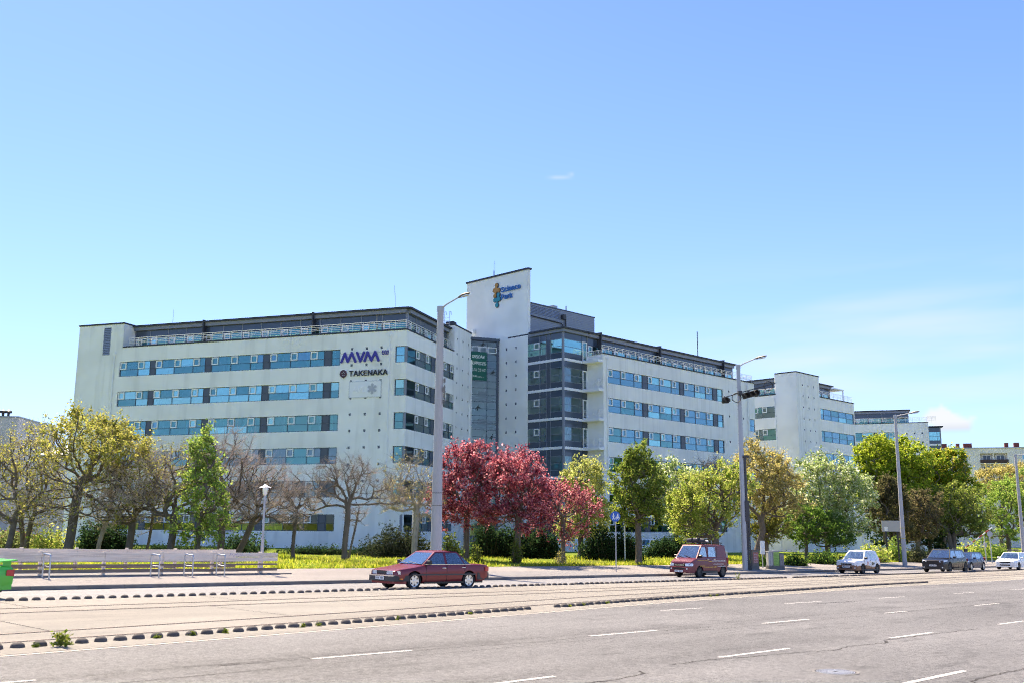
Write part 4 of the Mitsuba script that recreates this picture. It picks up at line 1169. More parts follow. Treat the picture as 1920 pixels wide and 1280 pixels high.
part(wp, 'post', F7.box(-.06, .0, -1.36, -1.3, z7, z7 + 1.1), 'galv')
F8 = Frame([15.5, 73.2], 78)
z8 = float(zg(15.5, 73.2))
cabinet('meter_box', 'slim pale green meter box left of the grey signal pole', F8, -.05, .26, .3, z8, .95, 'cabinet_pale')

# barrier boom, posts at the right
bb = thing('barrier_boom', 'raised red and white barrier boom among the trees at the right', 'barrier')
p0 = np.array([47.2, 104.5, -.75]); p1 = np.array([50.1, 104.5, 1.3])
for k in range(8):
    a, b = p0 + (p1 - p0) * k / 8, p0 + (p1 - p0) * (k + 1) / 8
    part(bb, 'boom_segment', tube([a, b], .05, 6), 'banner_white' if k % 2 else 'boom_red')
mat('boom_red', (.42, .03, .025), .5)
part(bb, 'housing', rbox(47.0, 47.3, 104.3, 104.7, -2.4, -.85, .03), 'dark_metal', 30)
for x, lb, disc in ((50.4, 'pale green post with a small box by the right-hand trees', False), (51.0, 'pale post with a round sign seen from behind at the right', True)):
    k = thing('sign_post', lb, 'post')
    y = 107.0; z0 = float(zg(x, y))
    part(k, 'pole', tube([[x, y, z0 - .1], [x - .05, y, .85 if disc else .45]], .06, 8), 'cabinet_pale', 40)
    if disc:
        part(k, 'sign_back', move(lathe([(.3, -.01), (.3, .01), (.001, .012)], 20), x - .05, y - .1, .62, rx=PI / 2), 'galv')
    else:
        part(k, 'box', rbox(x - .16, x + .1, y - .2, y, -.75, -.3, .03), 'cabinet_grey', 30)

# bicycle hoops
for i, (sa, ta, sb, tb) in enumerate([(14.70, 38.40, 14.68, 37.72), (18.85, 38.35, 18.9, 37.75), (20.28, 38.35, 20.36, 37.8), (21.75, 38.38, 21.82, 37.85)]):
    k = thing('bicycle_hoop', ['steel bicycle hoop standing alone nearest the left edge', 'steel bicycle hoop in the middle of the plank fence', 'steel bicycle hoop second from the right end of the row', 'steel bicycle hoop nearest the end of the plank fence'][i], 'bicycle stand')
    a, b = gpt(sa, ta), gpt(sb, tb); h = .86; u = np.array([0, 0, 1.0]); e = (b - a) / np.linalg.norm(b - a) * .08
    part(k, 'hoop', tube([a - u * .1, a + u * (h - .08), a + u * (h - .02) + e * .25, a + u * h + e, b + u * h - e, b + u * (h - .02) - e * .25, b + u * (h - .08), b - u * .1], .03, 10), 'steel', 40)
    part(k, 'cross_bar', tube([a + u * .42, b + u * .42], .025, 8), 'steel', 40)
    for p in (a, b): part(k, 'foot_plate', lathe_at([(.07, p[2] + .012), (.001, p[2] + .014)], p, 12), 'galv')


# plank fences
def plank_fence(label, s0, s1, t0, t1, posts, boards, ends, seed):
    k = thing('plank_fence', label, 'fence'); rg = np.random.default_rng(seed)
    at_ = lambda s: gpt(s, t0 + (t1 - t0) * (s - s0) / (s1 - s0))
    d = at_(s1) - at_(s0); dn = d / np.linalg.norm(d); nrm = np.array([-dn[1], dn[0], 0.]) * (1 if -dn[1] * NT[0] + dn[0] * NT[1] > 0 else -1)
    for s in posts:
        p = at_(s); h = max(b for _, b in boards) + .05; ln = rg.normal(0, .012)
        q = np.array([p + dn * x + nrm * y + np.array([0, 0, z]) + dn * ln * z for z in (-.1, h) for x in (-.055, .055) for y in (-.02, .10)])
        part(k, 'post', hull(q), 'timber')
    cuts = [s0] + [p for p in posts[1:-1]] + [s1]
    for z0, z1 in boards:
        e0, e1 = ends.get(z0, (s0, s1))
        cs_ = [e0] + [c for c in cuts[1:-1] if e0 < c < e1] + [e1]
        for a, b in zip(cs_[:-1], cs_[1:]):
            j = rg.normal(0, .010, 2); pa, pb_ = at_(a) + dn * .006, at_(b) - dn * .006; o = nrm * (.105 + rg.uniform(0, .008))
            P = [p + o + nrm * y + np.array([0, 0, z + jj]) for p, jj in ((pa, j[0]), (pb_, j[1])) for y in (0, .04) for z in (z0, z1)]
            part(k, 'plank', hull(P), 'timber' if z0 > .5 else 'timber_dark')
    return k


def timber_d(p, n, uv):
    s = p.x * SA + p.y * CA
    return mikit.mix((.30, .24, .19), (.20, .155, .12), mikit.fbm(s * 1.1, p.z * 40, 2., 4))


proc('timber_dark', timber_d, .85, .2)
FB = [(.13, .25), (.37, .44), (.54, .71), (.72, .89)]
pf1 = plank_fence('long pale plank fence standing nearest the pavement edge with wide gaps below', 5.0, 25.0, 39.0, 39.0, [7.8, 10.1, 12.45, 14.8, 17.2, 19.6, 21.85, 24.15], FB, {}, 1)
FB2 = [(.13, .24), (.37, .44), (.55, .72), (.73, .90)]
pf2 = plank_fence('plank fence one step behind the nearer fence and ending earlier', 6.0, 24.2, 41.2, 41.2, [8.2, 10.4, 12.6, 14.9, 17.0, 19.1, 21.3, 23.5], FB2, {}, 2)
mat('graffiti', (.36, .26, .50), .8)
gq = [gpt(s, 39.0) for s in (22.6, 23.3)]
gd = (gq[1] - gq[0]) / np.linalg.norm(gq[1] - gq[0]); gn = np.array([-gd[1], gd[0], 0]); gn *= np.sign(gn[:2] @ NT)
part(pf1, 'graffiti', join([tube([gq[0] + gd * (.08 * i) + gn * .155 + [0, 0, .77 + .05 * math.sin(i * 2.3)], gq[0] + gd * (.08 * i + .06) + gn * .155 + [0, 0, .83 + .04 * math.cos(i * 1.7)]], .008, 4) for i in range(8)]), 'graffiti')
part(pf1, 'ground_beam', sheet_beam := hull([gpt(s, 39.0 - dt) + [0, 0, z] for s in (5, 25.6) for dt in (.1, .4) for z in (-.05, .04)]), 'kerbstone')
# ------------------------------------------------------------------ vehicles
def M3(m):
    v, f = m
    f = np.asarray(f)
    if f.shape[1] == 4: f = np.vstack([f[:, [0, 1, 2]], f[:, [0, 2, 3]]])
    return m3.Manifold(m3.Mesh(np.ascontiguousarray(v, np.float32), np.ascontiguousarray(f, np.uint32)))


def mhull(pts):
    return m3.Manifold.hull_points(np.asarray(pts, float))


def to_arr(m):
    k = m.to_mesh(); return np.array(k.vert_properties[:, :3]), np.array(k.tri_verts)


def car_body(st_, tail=None):
    """loft through stations (x, z bottom, z shoulder, z top, half width, crown)"""
    st_ = np.asarray(st_, float)
    n = len(st_); S = []
    for x, zb, zs, zt, w, cr in st_:
        h = [(0, zb), (.80 * w, zb), (.955 * w, zb + .05), (.99 * w, zb + .4 * (zs - zb)), (w, zs - .02), (.992 * w, zs + .5 * (zt - zs)), (.955 * w, zt - .022), (.90 * w, zt), (.5 * w, zt + .75 * cr), (0, zt + cr)]
        ring = h + [(-y, z) for y, z in h[-2:0:-1]]
        S.append([(x, y, z) for y, z in ring])
    k = len(S[0]); V = np.array(S).reshape(-1, 3); f = []
    for i in range(n - 1):
        for j in range(k):
            a, b = i * k + j, i * k + (j + 1) % k
            f += [[a, b, b + k], [a, b + k, a + k]]
    c0, c1 = len(V), len(V) + 1
    V = np.vstack([V, np.array(S[0]).mean(0), np.array(S[-1]).mean(0)])
    for j in range(k):
        f.append([c0, (j + 1) % k, j]); f.append([c1, (n - 1) * k + j, (n - 1) * k + (j + 1) % k])
    f = np.array(f)
    m = M3((V, f))
    if m.volume() < 0 or m.is_empty(): m = M3((V, f[:, ::-1]))
    return m


def cyl_y(x, z, r, y0, y1, n=40):
    a = np.arange(n) * 2 * PI / n
    return mhull([(x + r * math.cos(t), y, z + r * math.sin(t)) for t in a for y in (y0, y1)])


def wheel(W, x, y, r, wd, rimm, spokes, side, style):
    """tyre and rim of one wheel; side = +1 left, -1 right"""
    t = lathe([(r * .66, -wd / 2), (r * .93, -wd / 2), (r, -wd * .36), (r, wd * .36), (r * .93, wd / 2), (r * .66, wd / 2), (r * .64, 0), (r * .66, -wd / 2)], 36)
    rot = lambda m: move(move(m, rx=-PI / 2 * side), x, y, r)
    part(W, 'tyre', rot(t), 'rubber', 40)
    R = r * .655
    ms = [lathe([(R, wd * .46), (R * .9, wd * .44), (R * .86, wd * .2), (R * .86, -wd * .2)], 32), lathe([(R * .26, wd * .40), (R * .2, wd * .45), (.001, wd * .46)], 20)]
    dk = lathe([(R * .88, wd * .10), (.001, wd * .10)], 28)
    for k in range(spokes):
        a = 2 * PI * k / spokes + .3
        if style == 'twist':
            q = np.array([[R * .15, -.03], [R * .9, -.115 * r / .31], [R * .93, .0], [R * .2, .05]])
        else:
            q = np.array([[R * .15, -.035], [R * .9, -.045], [R * .9, .045], [R * .15, .035]])
        c, s = math.cos(a), math.sin(a)
        q = q @ np.array([[c, s], [-s, c]])
        ms.append(hull([(px, py, z) for px, py in q for z in (wd * .22, wd * .41)]))
    part(W, 'rim', rot(join(ms)), rimm, 30)
    part(W, 'brake_disc', rot(dk), 'dark_metal')


def car(name, label, cat, s, t, P, heading=-1, yaw=0., group=None):
    key = thing(name, label, cat, group)
    L, Wd, H = P['L'], P['W'], P['H']; w = Wd / 2; r = P['r']
    xf, xr = P['xf'], P['xr']
    body = car_body(P['st'])
    for x in (xf, xr):
        body = body - cyl_y(x, r, r + .055, w - .30, w + .2) - cyl_y(x, r, r + .055, -w - .2, -w + .30)
    bm = P['paint']
    Bv = to_arr(body.refine_to_length(.05) if 'livery' in P else body)
    x0, y0 = xy(s, t)
    slope = -.0197 + 4.4e-5 * s
    ang = math.degrees(math.atan2(CA, SA)) + (180 if heading < 0 else 0) + yaw
    to = T().translate([float(x0), float(y0), float(road_z(s)) + P.get('lift', 0)]).rotate([0, 0, 1], ang).rotate([0, 1, 0], math.degrees(math.atan(slope)) * (1 if heading < 0 else -1)).scale(P.get('scale', 1.05))
    add = lambda nm, m, mt, sm=False, par=None, **k: part(par or key, nm, m if not hasattr(m, 'to_mesh') else to_arr(m), mt, sm, to, **k)
    if 'livery' in P:
        v, f = Bv
        part(key, 'body', (v, f), bm, True, to, color=P['livery'](v))
    else:
        add('body', Bv, bm, 28)
    # greenhouse
    zb, zr = P['belt'], P['roof']
    wb0, wr = P['wb'], P['wr']
    G = P['gh']            # windscreen base x, roof front x, roof rear x, rear glass base x
    zbf, zbr = P.get('zbf', zb), P.get('zbr', zb)
    corner = lambda x, y, z: [(x, y, z), (x, -y, z)]

    def shell(d):
        e = 1e-3 if d == 0 else d
        p = corner(G[0] - d * 1.6, wb0 - d, zbf - (.05 if d == 0 else .06)) + corner(G[3] + d * 1.6, wb0 - d - P.get('taper', .03), zbr - (.05 if d == 0 else .06))
        p += corner(G[1] - d, wr - d, zr - .03 - d) + corner(G[1] - d - .12, (wr - d) * .8, zr - .005 - d) + corner(G[2] + d, wr - d - .02, zr - .03 - d) + corner(G[2] + d + .1, (wr - d) * .8, zr - .005 - d)
        p += corner((G[1] + G[2]) / 2, wr - d + .005, zr - .02 - d) + corner((G[1] + G[2]) / 2, (wr - d) * .75, zr + .015 - d)
        return mhull(p)

    sh_ = shell(0)
    cab = sh_ - shell(.055)
    lerp = lambda a, b, k: a + (b - a) * k

    def side_pt(x, h, sd, off):
        """point on the side plane: h = 0 belt, 1 roof"""
        y = lerp(wb0, wr, h) + off
        return (x, sd * y, lerp(zb, zr - .03, h))

    cut = []; panes = []
    def quad(ptsx, nm):
        p = np.asarray(ptsx, float); n = np.cross(p[1] - p[0], p[2] - p[0]); n /= np.linalg.norm(n)
        cut.append(mhull(np.vstack([p + n * .14, p - n * .14])))
        c = p.mean(0); q = c + (p - c) * 1.012
        panes.append((nm, hull(np.vstack([q + n * .002 - n * .012, q - n * .002 - n * .012])) if n @ (c - [0, 0, 1]) > 0 else hull(np.vstack([q + n * .002 + n * .012, q - n * .002 + n * .012]))))
    a0, a1 = .10, .90
    ws = lambda k, yk: (lerp(G[0], G[1], k), yk * (lerp(wb0, wr, k) - P.get('pil', .075)), lerp(zbf, zr - .03, k))
    quad([ws(.06, 1), ws(.06, -1), ws(.93, -1), ws(.93, 1)], 'windscreen')
    rs = lambda k, yk: (lerp(G[3], G[2], k), yk * (lerp(wb0 - P.get('taper', .03), wr, k) - .11), lerp(zbr, zr - .03, k))
    quad([rs(.12, 1), rs(.12, -1), rs(.86, -1), rs(.86, 1)], 'rear_window')
    for sd in (1, -1):
        for poly in P['win']:
            p = np.array([side_pt(x, h, sd, 0) for x, h in poly])
            cut.append(mhull(np.vstack([p + [0, .1, 0], p - [0, .1, 0]])))
            panes.append(('side_window', hull(np.vstack([p - [0, sd * .012, 0], p - [0, sd * .016, 0]]))))
    for c in cut: cab = cab - c
    CB = add('cabin', cab, P.get('roof_paint', bm), 25)
    for nm, m in panes:
        add(nm, m, P.get('glass', 'car_glass'))
    # inside: seats and dashboard
    zs = zb - .02
    for x, ys in [(P['seat'], (-.36, .36))] + ([(P['seat2'], (-.4, 0, .4))] if 'seat2' in P else []):
        for y in ys:
            add('seat', join([rbox(x - .12, x + .04, y - .22, y + .22, zs - .1, zs + .18, .05), rbox(x - .13, x - .05, y - .12, y + .12, zs + .2, zs + .36, .03)]), 'seat_grey', 30)
    add('dashboard', hull([(G[0] - .12, w * .8, zbf - .06), (G[0] - .12, -w * .8, zbf - .06), (G[0] - .5, w * .8, zbf + .03), (G[0] - .5, -w * .8, zbf + .03), (G[0] - .5, w * .8, zbf - .06), (G[0] - .5, -w * .8, zbf - .06)]), 'black')
    # wheels
    for x in (xf, xr):
        for sd in (1, -1):
            Wk = part(key, 'wheel', move(lathe([(.03, -.02), (.03, .02)], 8), x, sd * (w - .13), r, rx=PI / 2), 'dark_metal', False, to)
            W0 = len(scene)
            wheel_parts(Wk, x, sd * (w - .105), r, P['tw'], P['rim'], P.get('spokes', 5), sd, P.get('rimstyle', ''), to)
            add('wheel_arch', lathe_arch(x, r, sd * (w - .28), sd * (w - .04)), 'black')
    add('underbody', join([box(-L / 2 + .25, L / 2 - .25, -w + .12, w - .12, P['zb'] + .0, P['zb'] + .12)]), 'black')
    for nm, m, mt in P['bits'](L, w, zb, zr): add(nm, m, mt, 30)
    for nm, lst in P.get('sub', {}).items(): pass
    return key, to


def lathe_arch(x, r, y0, y1):
    a = np.linspace(0, PI, 20); R = r + .05
    v = np.array([(x + R * math.cos(t), y, r + R * math.sin(t)) for y in (y0, y1) for t in a]); n = len(a); i = np.arange(n - 1)
    return v, np.stack([i, i + 1, i + 1 + n, i + n], 1)


def wheel_parts(W, x, y, r, wd, rimm, spokes, side, style, to):
    before = set(scene)
    wheel(W, x, y, r, wd, rimm, spokes, side, style)
    for k in set(scene) - before: scene[k]['to_world'] = to


mat('paint_maroon', (.155, .008, .018), .22, .25, clearcoat=1., clearcoat_gloss=.92)
mat('paint_van', (.135, .016, .030), .30, .2, clearcoat=.8, clearcoat_gloss=.85)
mat('paint_black', (.010, .010, .016), .2, .2, clearcoat=1., clearcoat_gloss=.95)
mat('paint_navy', (.012, .025, .075), .22, .3, clearcoat=1., clearcoat_gloss=.92)
mat('paint_white', (.74, .75, .76), .25, 0, clearcoat=1., clearcoat_gloss=.92)
mat('paint_silver', (.48, .49, .50), .3, .6, clearcoat=1., clearcoat_gloss=.9)
mat('paint_green', (.06, .46, .03), .25, 0, clearcoat=1., clearcoat_gloss=.9)
mat('paint_livery', {'type': 'mesh_attribute', 'name': 'vertex_color'}, .25, 0, clearcoat=1., clearcoat_gloss=.9)
mat('seat_grey', (.07, .07, .08), .8)
mat('chrome', (.78, .78, .80), .12, 1.)
mat('alloy', (.66, .67, .69), .28, .9)
mat('rim_dark', (.055, .055, .06), .45, .5)
mat('plate_white', (.72, .73, .74), .5)
mat('lamp_clear', (.72, .74, .76), .08, .3, clearcoat=1.)
mat('lamp_orange', (.62, .20, .03), .2, clearcoat=1.)
mat('lamp_red', (.42, .02, .02), .2, clearcoat=1.)
mat('bumper_grey', (.032, .032, .036), .5)
mat('skin', (.50, .31, .23), .6)
mat('shirt', (.25, .27, .33), .85)
glass('car_glass', (.75, .84, .90), (.5, .58, .60), .42)
glass('car_glass_dark', (.60, .64, .72), (.14, .16, .22), .25)


def plate(x, z, y=0., w_=.52, face=1):
    d = face * .012
    base = box(min(x, x + d), max(x, x + d), y - w_ / 2, y + w_ / 2, z - .055, z + .055)
    marks = [box(min(x + d, x + 1.25 * d), max(x + d, x + 1.25 * d), y - w_ / 2 + .06 + k * .062, y - w_ / 2 + .095 + k * .062, z - .033, z + .033) for k in (0, 1, 2, 4, 5, 6)]
    return base, join(marks)


def handle(x, z, w):
    return [('door_handle', join([rbox(x - .09, x + .09, sd * w - .02, sd * w + .028, z - .018, z + .018, .008)]), 'chrome') for sd in (1, -1)]


def mirrors(x, z, w, m):
    o = []
    for sd in (1, -1):
        a, b = sorted((sd * (w - .02), sd * (w + .19)))
        o.append(('door_mirror', rbox(x - .06, x + .07, a, b, z - .02, z + .13, .03), m))
    return o


def seams(xs, z0, z1, w):
    return [('door_seam', join([box(x - .006, x + .006, sd * w - .012, sd * w + .0035, z0, z1)]), 'black') for x in xs for sd in (1, -1)]


# -- the red saloon
def sedan_bits(L, w, zb, zr):
    o = []
    F, R = L / 2, -L / 2
    o.append(('front_bumper', hull([(F - .62, sd * w * 1.0, z) for sd in (1, -1) for z in (.30, .50)] + [(F + .02, sd * w * .9, z) for sd in (1, -1) for z in (.29, .50)] + [(F + .075, sd * w * .6, z) for sd in (1, -1) for z in (.31, .49)]), 'bumper_grey'))
    o.append(('rear_bumper', hull([(R + .62, sd * w * 1.0, z) for sd in (1, -1) for z in (.32, .58)] + [(R - .03, sd * w * .9, z) for sd in (1, -1) for z in (.33, .58)] + [(R - .08, sd * w * .6, z) for sd in (1, -1) for z in (.35, .56)]), 'bumper_grey'))
    o.append(('bumper_strip', hull([(F + .045, sd * w * .86, z) for sd in (1, -1) for z in (.475, .515)] + [(F + .088, sd * w * .6, z) for sd in (1, -1) for z in (.475, .515)] + [(F - .1, sd * w * .92, .495) for sd in (1, -1)]), 'chrome'))
    o.append(('front_valance', hull([(F - .5, sd * w * .98, z) for sd in (1, -1) for z in (.2, .32)] + [(F - .02, sd * w * .75, z) for sd in (1, -1) for z in (.21, .31)]), 'paint_maroon'))
    b, m = plate(F + .082, .405, .0); o += [('number_plate', b, 'plate_white'), ('plate_marks', m, 'black')]
    o.append(('grille', box(F - .06, F + .012, -.30, .30, .545, .66), 'black'))
    o.append(('grille_bar', join([box(F + .0, F + .018, -.30, .30, z, z + .008) for z in (.57, .60, .63)]), 'dark_metal'))
    for sd in (1, -1):
        a = lambda y: sd * y
        o.append(('headlight', hull([(F + .012, a(.31), .535), (F + .012, a(.31), .665), (F - .01, a(.60), .54), (F - .015, a(.60), .665), (F - .1, a(.31), .6), (F - .1, a(.6), .6)]), 'lamp_clear'))
        o.append(('front_indicator', hull([(F - .01, a(.615), .54), (F - .015, a(.615), .665), (F - .22, a(w + .004), .545), (F - .20, a(w + .004), .66), (F - .3, a(.7), .6)]), 'lamp_clear'))
        o.append(('bumper_lamp', box(F - .32, F - .2, min(a(w - .02), a(w + .012)), max(a(w - .02), a(w + .012)), .36, .40), 'lamp_orange'))
        o.append(('rear_light', hull([(R - .012, a(.40), .62), (R - .012, a(.40), .80), (R + .0, a(w * .93), .62), (R + .0, a(w * .93), .80), (R + .22, a(w + .004), .64), (R + .22, a(w + .004), .79), (R + .2, a(.5), .7)]), 'lamp_red'))
        o.append(('side_moulding', box(R + .7, F - .75, min(a(w - .01), a(w + .014)), max(a(w - .01), a(w + .014)), .50, .55), 'dark_metal'))
        o.append(('sill_trim', box(-.95, .95, min(a(w - .05), a(w - .004)), max(a(w - .05), a(w - .004)), .2, .27), 'black'))
    o += handle(.02, .76, w) + handle(-.93, .77, w) + mirrors(.78, zb + .03, w - .02, 'black') + seams([.86, -.12, -1.0], .3, zb - .02, w)
    o.append(('wiper', join([tube([(1.02, .5, zb + .03), (.93, -.15, zb + .10)], .012, 5), tube([(1.02, -.1, zb + .03), (.93, -.7, zb + .10)], .012, 5)]), 'black'))
    o.append(('window_trim', join([box(-1.36, .9, min(sd * (w - .09), sd * (w - .075)), max(sd * (w - .09), sd * (w - .075)), zb - .005, zb + .02) for sd in (1, -1)]), 'chrome'))
    return o


SED = dict(L=4.5, W=1.71, H=1.4, r=.305, tw=.19, xf=1.38, xr=-1.22, zb=.2, paint='paint_maroon', rim='alloy', spokes=6, rimstyle='twist', belt=.885, roof=1.385, wb=.775, wr=.585, gh=(1.02, .28, -.78, -1.42), zbf=.885, zbr=.90,
           st=[(2.22, .30, .50, .66, .72, .01), (2.16, .24, .50, .685, .78, .015), (1.9, .22, .52, .735, .83, .02), (1.38, .21, .55, .80, .85, .025), (1.0, .20, .58, .865, .855, .02), (.4, .20, .60, .885, .855, .01), (-1.2, .20, .62, .895, .855, .01), (-1.5, .21, .62, .90, .852, .02), (-2.0, .24, .62, .885, .83, .02), (-2.2, .30, .60, .86, .79, .015), (-2.25, .36, .58, .82, .75, .005)],
           win=[[(.80, .05), (-.10, .05), (-.10, .90), (.26, .90)], [(-.20, .05), (-1.02, .05), (-.80, .82), (-.72, .90), (-.20, .90)], [(-1.07, .05), (-1.30, .05), (-1.0, .55), (-.92, .60)]], seat=.05, seat2=-.75, bits=sedan_bits, glass='car_glass')
sed_key, sed_to = car('red_saloon_car', 'dark red four-door saloon car with silver wheels driving past the tall lamp post', 'car', 26.75, 30.55, SED, yaw=-3)
for k in [k for k in scene if k.startswith(sed_key + '__side_window')]:
    scene[k]['bsdf'] = {'type': 'ref', 'id': 'car_glass_dark'}
# its driver
dr_ = thing('person', 'driver in a dark shirt at the wheel of the red saloon car', 'person')


def joined(bones, res=.03, it=6):
    m = None
    for (p, r1), (q, r2) in bones:
        s1, s2 = m3.Manifold.sphere(r1, 20).translate(p), m3.Manifold.sphere(r2, 20).translate(q)
        h = m3.Manifold.batch_hull([s1, s2]); m = h if m is None else m + h
    v, f = to_arr(m.refine_to_length(res))
    tm = trimesh.Trimesh(v, f); trimesh.smoothing.filter_taubin(tm, .5, -.52, it)
    return np.array(tm.vertices), np.array(tm.faces)


dx, dy = .10, .36
body_m = joined([((dx - .05, dy, .70), .15), ((dx, dy, 1.0), .14)] and [(((dx - .05, dy, .72), .15), ((dx - .02, dy, .98), .14)), (((dx - .02, dy - .16, .99), .07), ((dx - .02, dy + .16, .99), .07)), (((dx - .02, dy + .17, .98), .055), ((dx + .18, dy + .20, .80), .045)), (((dx + .18, dy + .20, .80), .045), ((dx + .42, dy + .12, .90), .035)), (((dx - .02, dy - .17, .98), .055), ((dx + .18, dy - .2, .80), .045)), (((dx + .18, dy - .2, .80), .045), ((dx + .42, dy - .1, .92), .035))])
head_m = joined([(((dx, dy, 1.03), .052), ((dx + .01, dy, 1.12), .055)), (((dx + .015, dy, 1.19), .085), ((dx + .03, dy, 1.23), .088)), (((dx + .05, dy, 1.13), .05), ((dx + .03, dy, 1.18), .07)), (((dx + .1, dy, 1.18), .018), ((dx + .115, dy, 1.165), .016))], .02)
part(dr_, 'clothes', body_m, 'shirt', True, sed_to)
part(dr_, 'head', head_m, 'skin', True, sed_to)
part(dr_, 'hair', joined([(((dx - .02, dy, 1.22), .088), ((dx + .02, dy, 1.255), .082)), (((dx - .05, dy, 1.17), .06), ((dx - .04, dy, 1.22), .075))], .02), 'black', True, sed_to)
hands = []
for sd in (1, -1):
    hx, hy, hz = dx + .45, dy + (.11 if sd > 0 else -.09), .92
    hands.append(joined([(((hx - .04, hy, hz - .01), .03), ((hx + .03, hy, hz + .01), .033))] + [(((hx + .03, hy + (k - 1.5) * .017, hz + .02), .010), ((hx + .075, hy + (k - 1.5) * .017, hz + .0), .0085)) for k in range(4)] + [(((hx + .0, hy - sd * .03, hz + .02), .011), ((hx + .045, hy - sd * .042, hz + .035), .009))], .008, 3))
part(dr_, 'hands', join(hands), 'skin', True, sed_to)
part(sed_key, 'steering_wheel', move(move(lathe([(.18 + .013 * math.cos(a), .013 * math.sin(a)) for a in np.linspace(0, 2 * PI, 9)], 28), ry=math.radians(65)), .62, dy, .86), 'black', True, sed_to)


# -- the red van
def van_bits(L, w, zb, zr):
    o = []; F, R = L / 2, -L / 2
    o.append(('front_bumper', hull([(F - .35, sd * (w + .01), z) for sd in (1, -1) for z in (.27, .56)] + [(F + .02, sd * w * .86, z) for sd in (1, -1) for z in (.26, .57)] + [(F + .07, sd * w * .55, z) for sd in (1, -1) for z in (.29, .55)]), 'paint_van'))
    o.append(('bumper_intake', box(F + .03, F + .079, -.36, .36, .43, .53), 'black'))
    o.append(('grille', box(F - .05, F + .012, -.34, .34, .61, .72), 'black'))
    o.append(('grille_bar', join([box(F + .0, F + .022, -.30, .30, z, z + .014) for z in (.64, .69)]), 'chrome'))
    b, m = plate(F + .078, .34, .0); o += [('number_plate', b, 'plate_white'), ('plate_marks', m, 'black')]
    for sd in (1, -1):
        a = lambda y: sd * y
        o.append(('headlight', hull([(F + .008, a(.37), .60), (F + .008, a(.37), .74), (F - .05, a(.66), .61), (F - .07, a(.62), .77), (F - .2, a(w + .002), .62), (F - .2, a(w + .002), .75), (F - .2, a(.4), .7)]), 'lamp_clear'))
        o.append(('fog_light', move(lathe([(.05, 0), (.045, .03), (.001, .035)], 14), F + .03, a(.5), .47, ry=PI / 2), 'lamp_clear'))
        o.append(('rear_light', box(R - .01, R + .05, min(a(w - .12), a(w + .004)), max(a(w - .12), a(w + .004)), .75, 1.05), 'lamp_red'))
        for x0, x1, z0, z1, mt in ((.15, 1.2, .90, .925, 'decal_yellow'), (-.55, .62, .54, .565, 'decal_yellow'), (-1.55, -.2, .86, .90, 'decal_white'), (-1.4, -.35, .70, .725, 'decal_white'), (.45, .98, .60, .63, 'decal_yellow'), (-1.6, -.75, .58, .61, 'decal_white'), (-.2, .12, .84, .88, 'decal_yellow'), (-.62, -.5, .52, .6, 'decal_yellow')):
            o.append(('side_stripe', box(x0, x1, min(a(w - .005), a(w + .004)), max(a(w - .005), a(w + .004)), z0, z1), mt))
        o.append(('sill_trim', box(-.75, .85, min(a(w - .06), a(w + .003)), max(a(w - .06), a(w + .003)), .24, .36), 'bumper_grey'))
    o += handle(.18, .98, w) + handle(-.45, .98, w) + mirrors(1.0, zb + .02, w - .02, 'black') + seams([.98, .14, -.72], .36, 1.7, w - .03)
    o.append(('wiper', join([tube([(1.28, .4, zb - .02), (1.16, -.15, zb + .12)], .012, 5), tube([(1.28, -.1, zb - .02), (1.16, -.6, zb + .12)], .012, 5)]), 'black'))
    o.append(('roof_rack', join([tube([(x, -w + .1, zr + .1), (x, w - .1, zr + .1)], .022, 6) for x in (.35, -.5, -1.35)] + [tube([(.45, sd * (w - .16), zr + .1), (-1.5, sd * (w - .16), zr + .1)], .02, 6) for sd in (1, -1)] + [tube([(x, sd * (w - .14), zr - .06), (x, sd * (w - .14), zr + .1)], .018, 5) for x in (.35, -.5, -1.35) for sd in (1, -1)]), 'black'))
    return o


mat('decal_yellow', (.62, .36, .05), .5); mat('decal_white', (.62, .58, .56), .5)
VAN = dict(L=3.68, W=1.48, H=1.88, r=.29, tw=.18, xf=.98, xr=-1.36 + .02, zb=.24, paint='paint_van', rim='rim_dark', spokes=8, belt=1.06, roof=1.76, wb=.70, wr=.615, gh=(1.28, .62, -1.70, -1.80), zbf=1.02, zbr=1.02, taper=.0,
           st=[(1.80, .30, .50, .72, .62, .02), (1.74, .26, .52, .82, .68, .03), (1.5, .24, .55, .93, .73, .03), (1.2, .24, .6, 1.04, .74, .02), (.6, .24, .62, 1.08, .74, .0), (-1.6, .24, .62, 1.08, .74, .0), (-1.78, .26, .62, 1.08, .72, .0), (-1.83, .32, .6, 1.04, .68, .0)],
           win=[[(1.02, .10), (.24, .06), (.24, .84), (.64, .84)], [(.06, .06), (-.70, .06), (-.70, .86), (.06, .86)]], seat=.25, bits=van_bits)
van_key, van_to = car('red_van', 'dark red compact van with yellow stripes and a loaded roof rack', 'van', 49.9, 33.3, VAN)
rl = thing('roof_load', 'rolled grey bundle tied on the roof rack of the red van', 'bundle')
part(rl, 'roll', move(tube([(0, -.58, 0), (0, -.3, .02), (0, .1, .02), (0, .55, 0)], [.10, .12, .12, .10], 12), .2, 0, 1.98), 'seat_grey', True, van_to)
part(rl, 'tube', join([tube([(-.15, -.6, 1.93), (-.1, .6, 1.93)], .06, 10)]), 'galv', True, van_to)
part(rl, 'strap', join([lathe_strap for lathe_strap in [move(box(-.16, .16, -.02, .02, -.02, .14), .2, y, 1.98) for y in (-.2, .25)]]), 'black', False, van_to)
part(rl, 'sack', joined([(((.0, -.1, 2.0), .10), ((.28, .12, 2.02), .12)), (((-.2, .1, 1.97), .09), ((.05, .2, 2.0), .1))], .04), 'dark_metal', True, van_to)


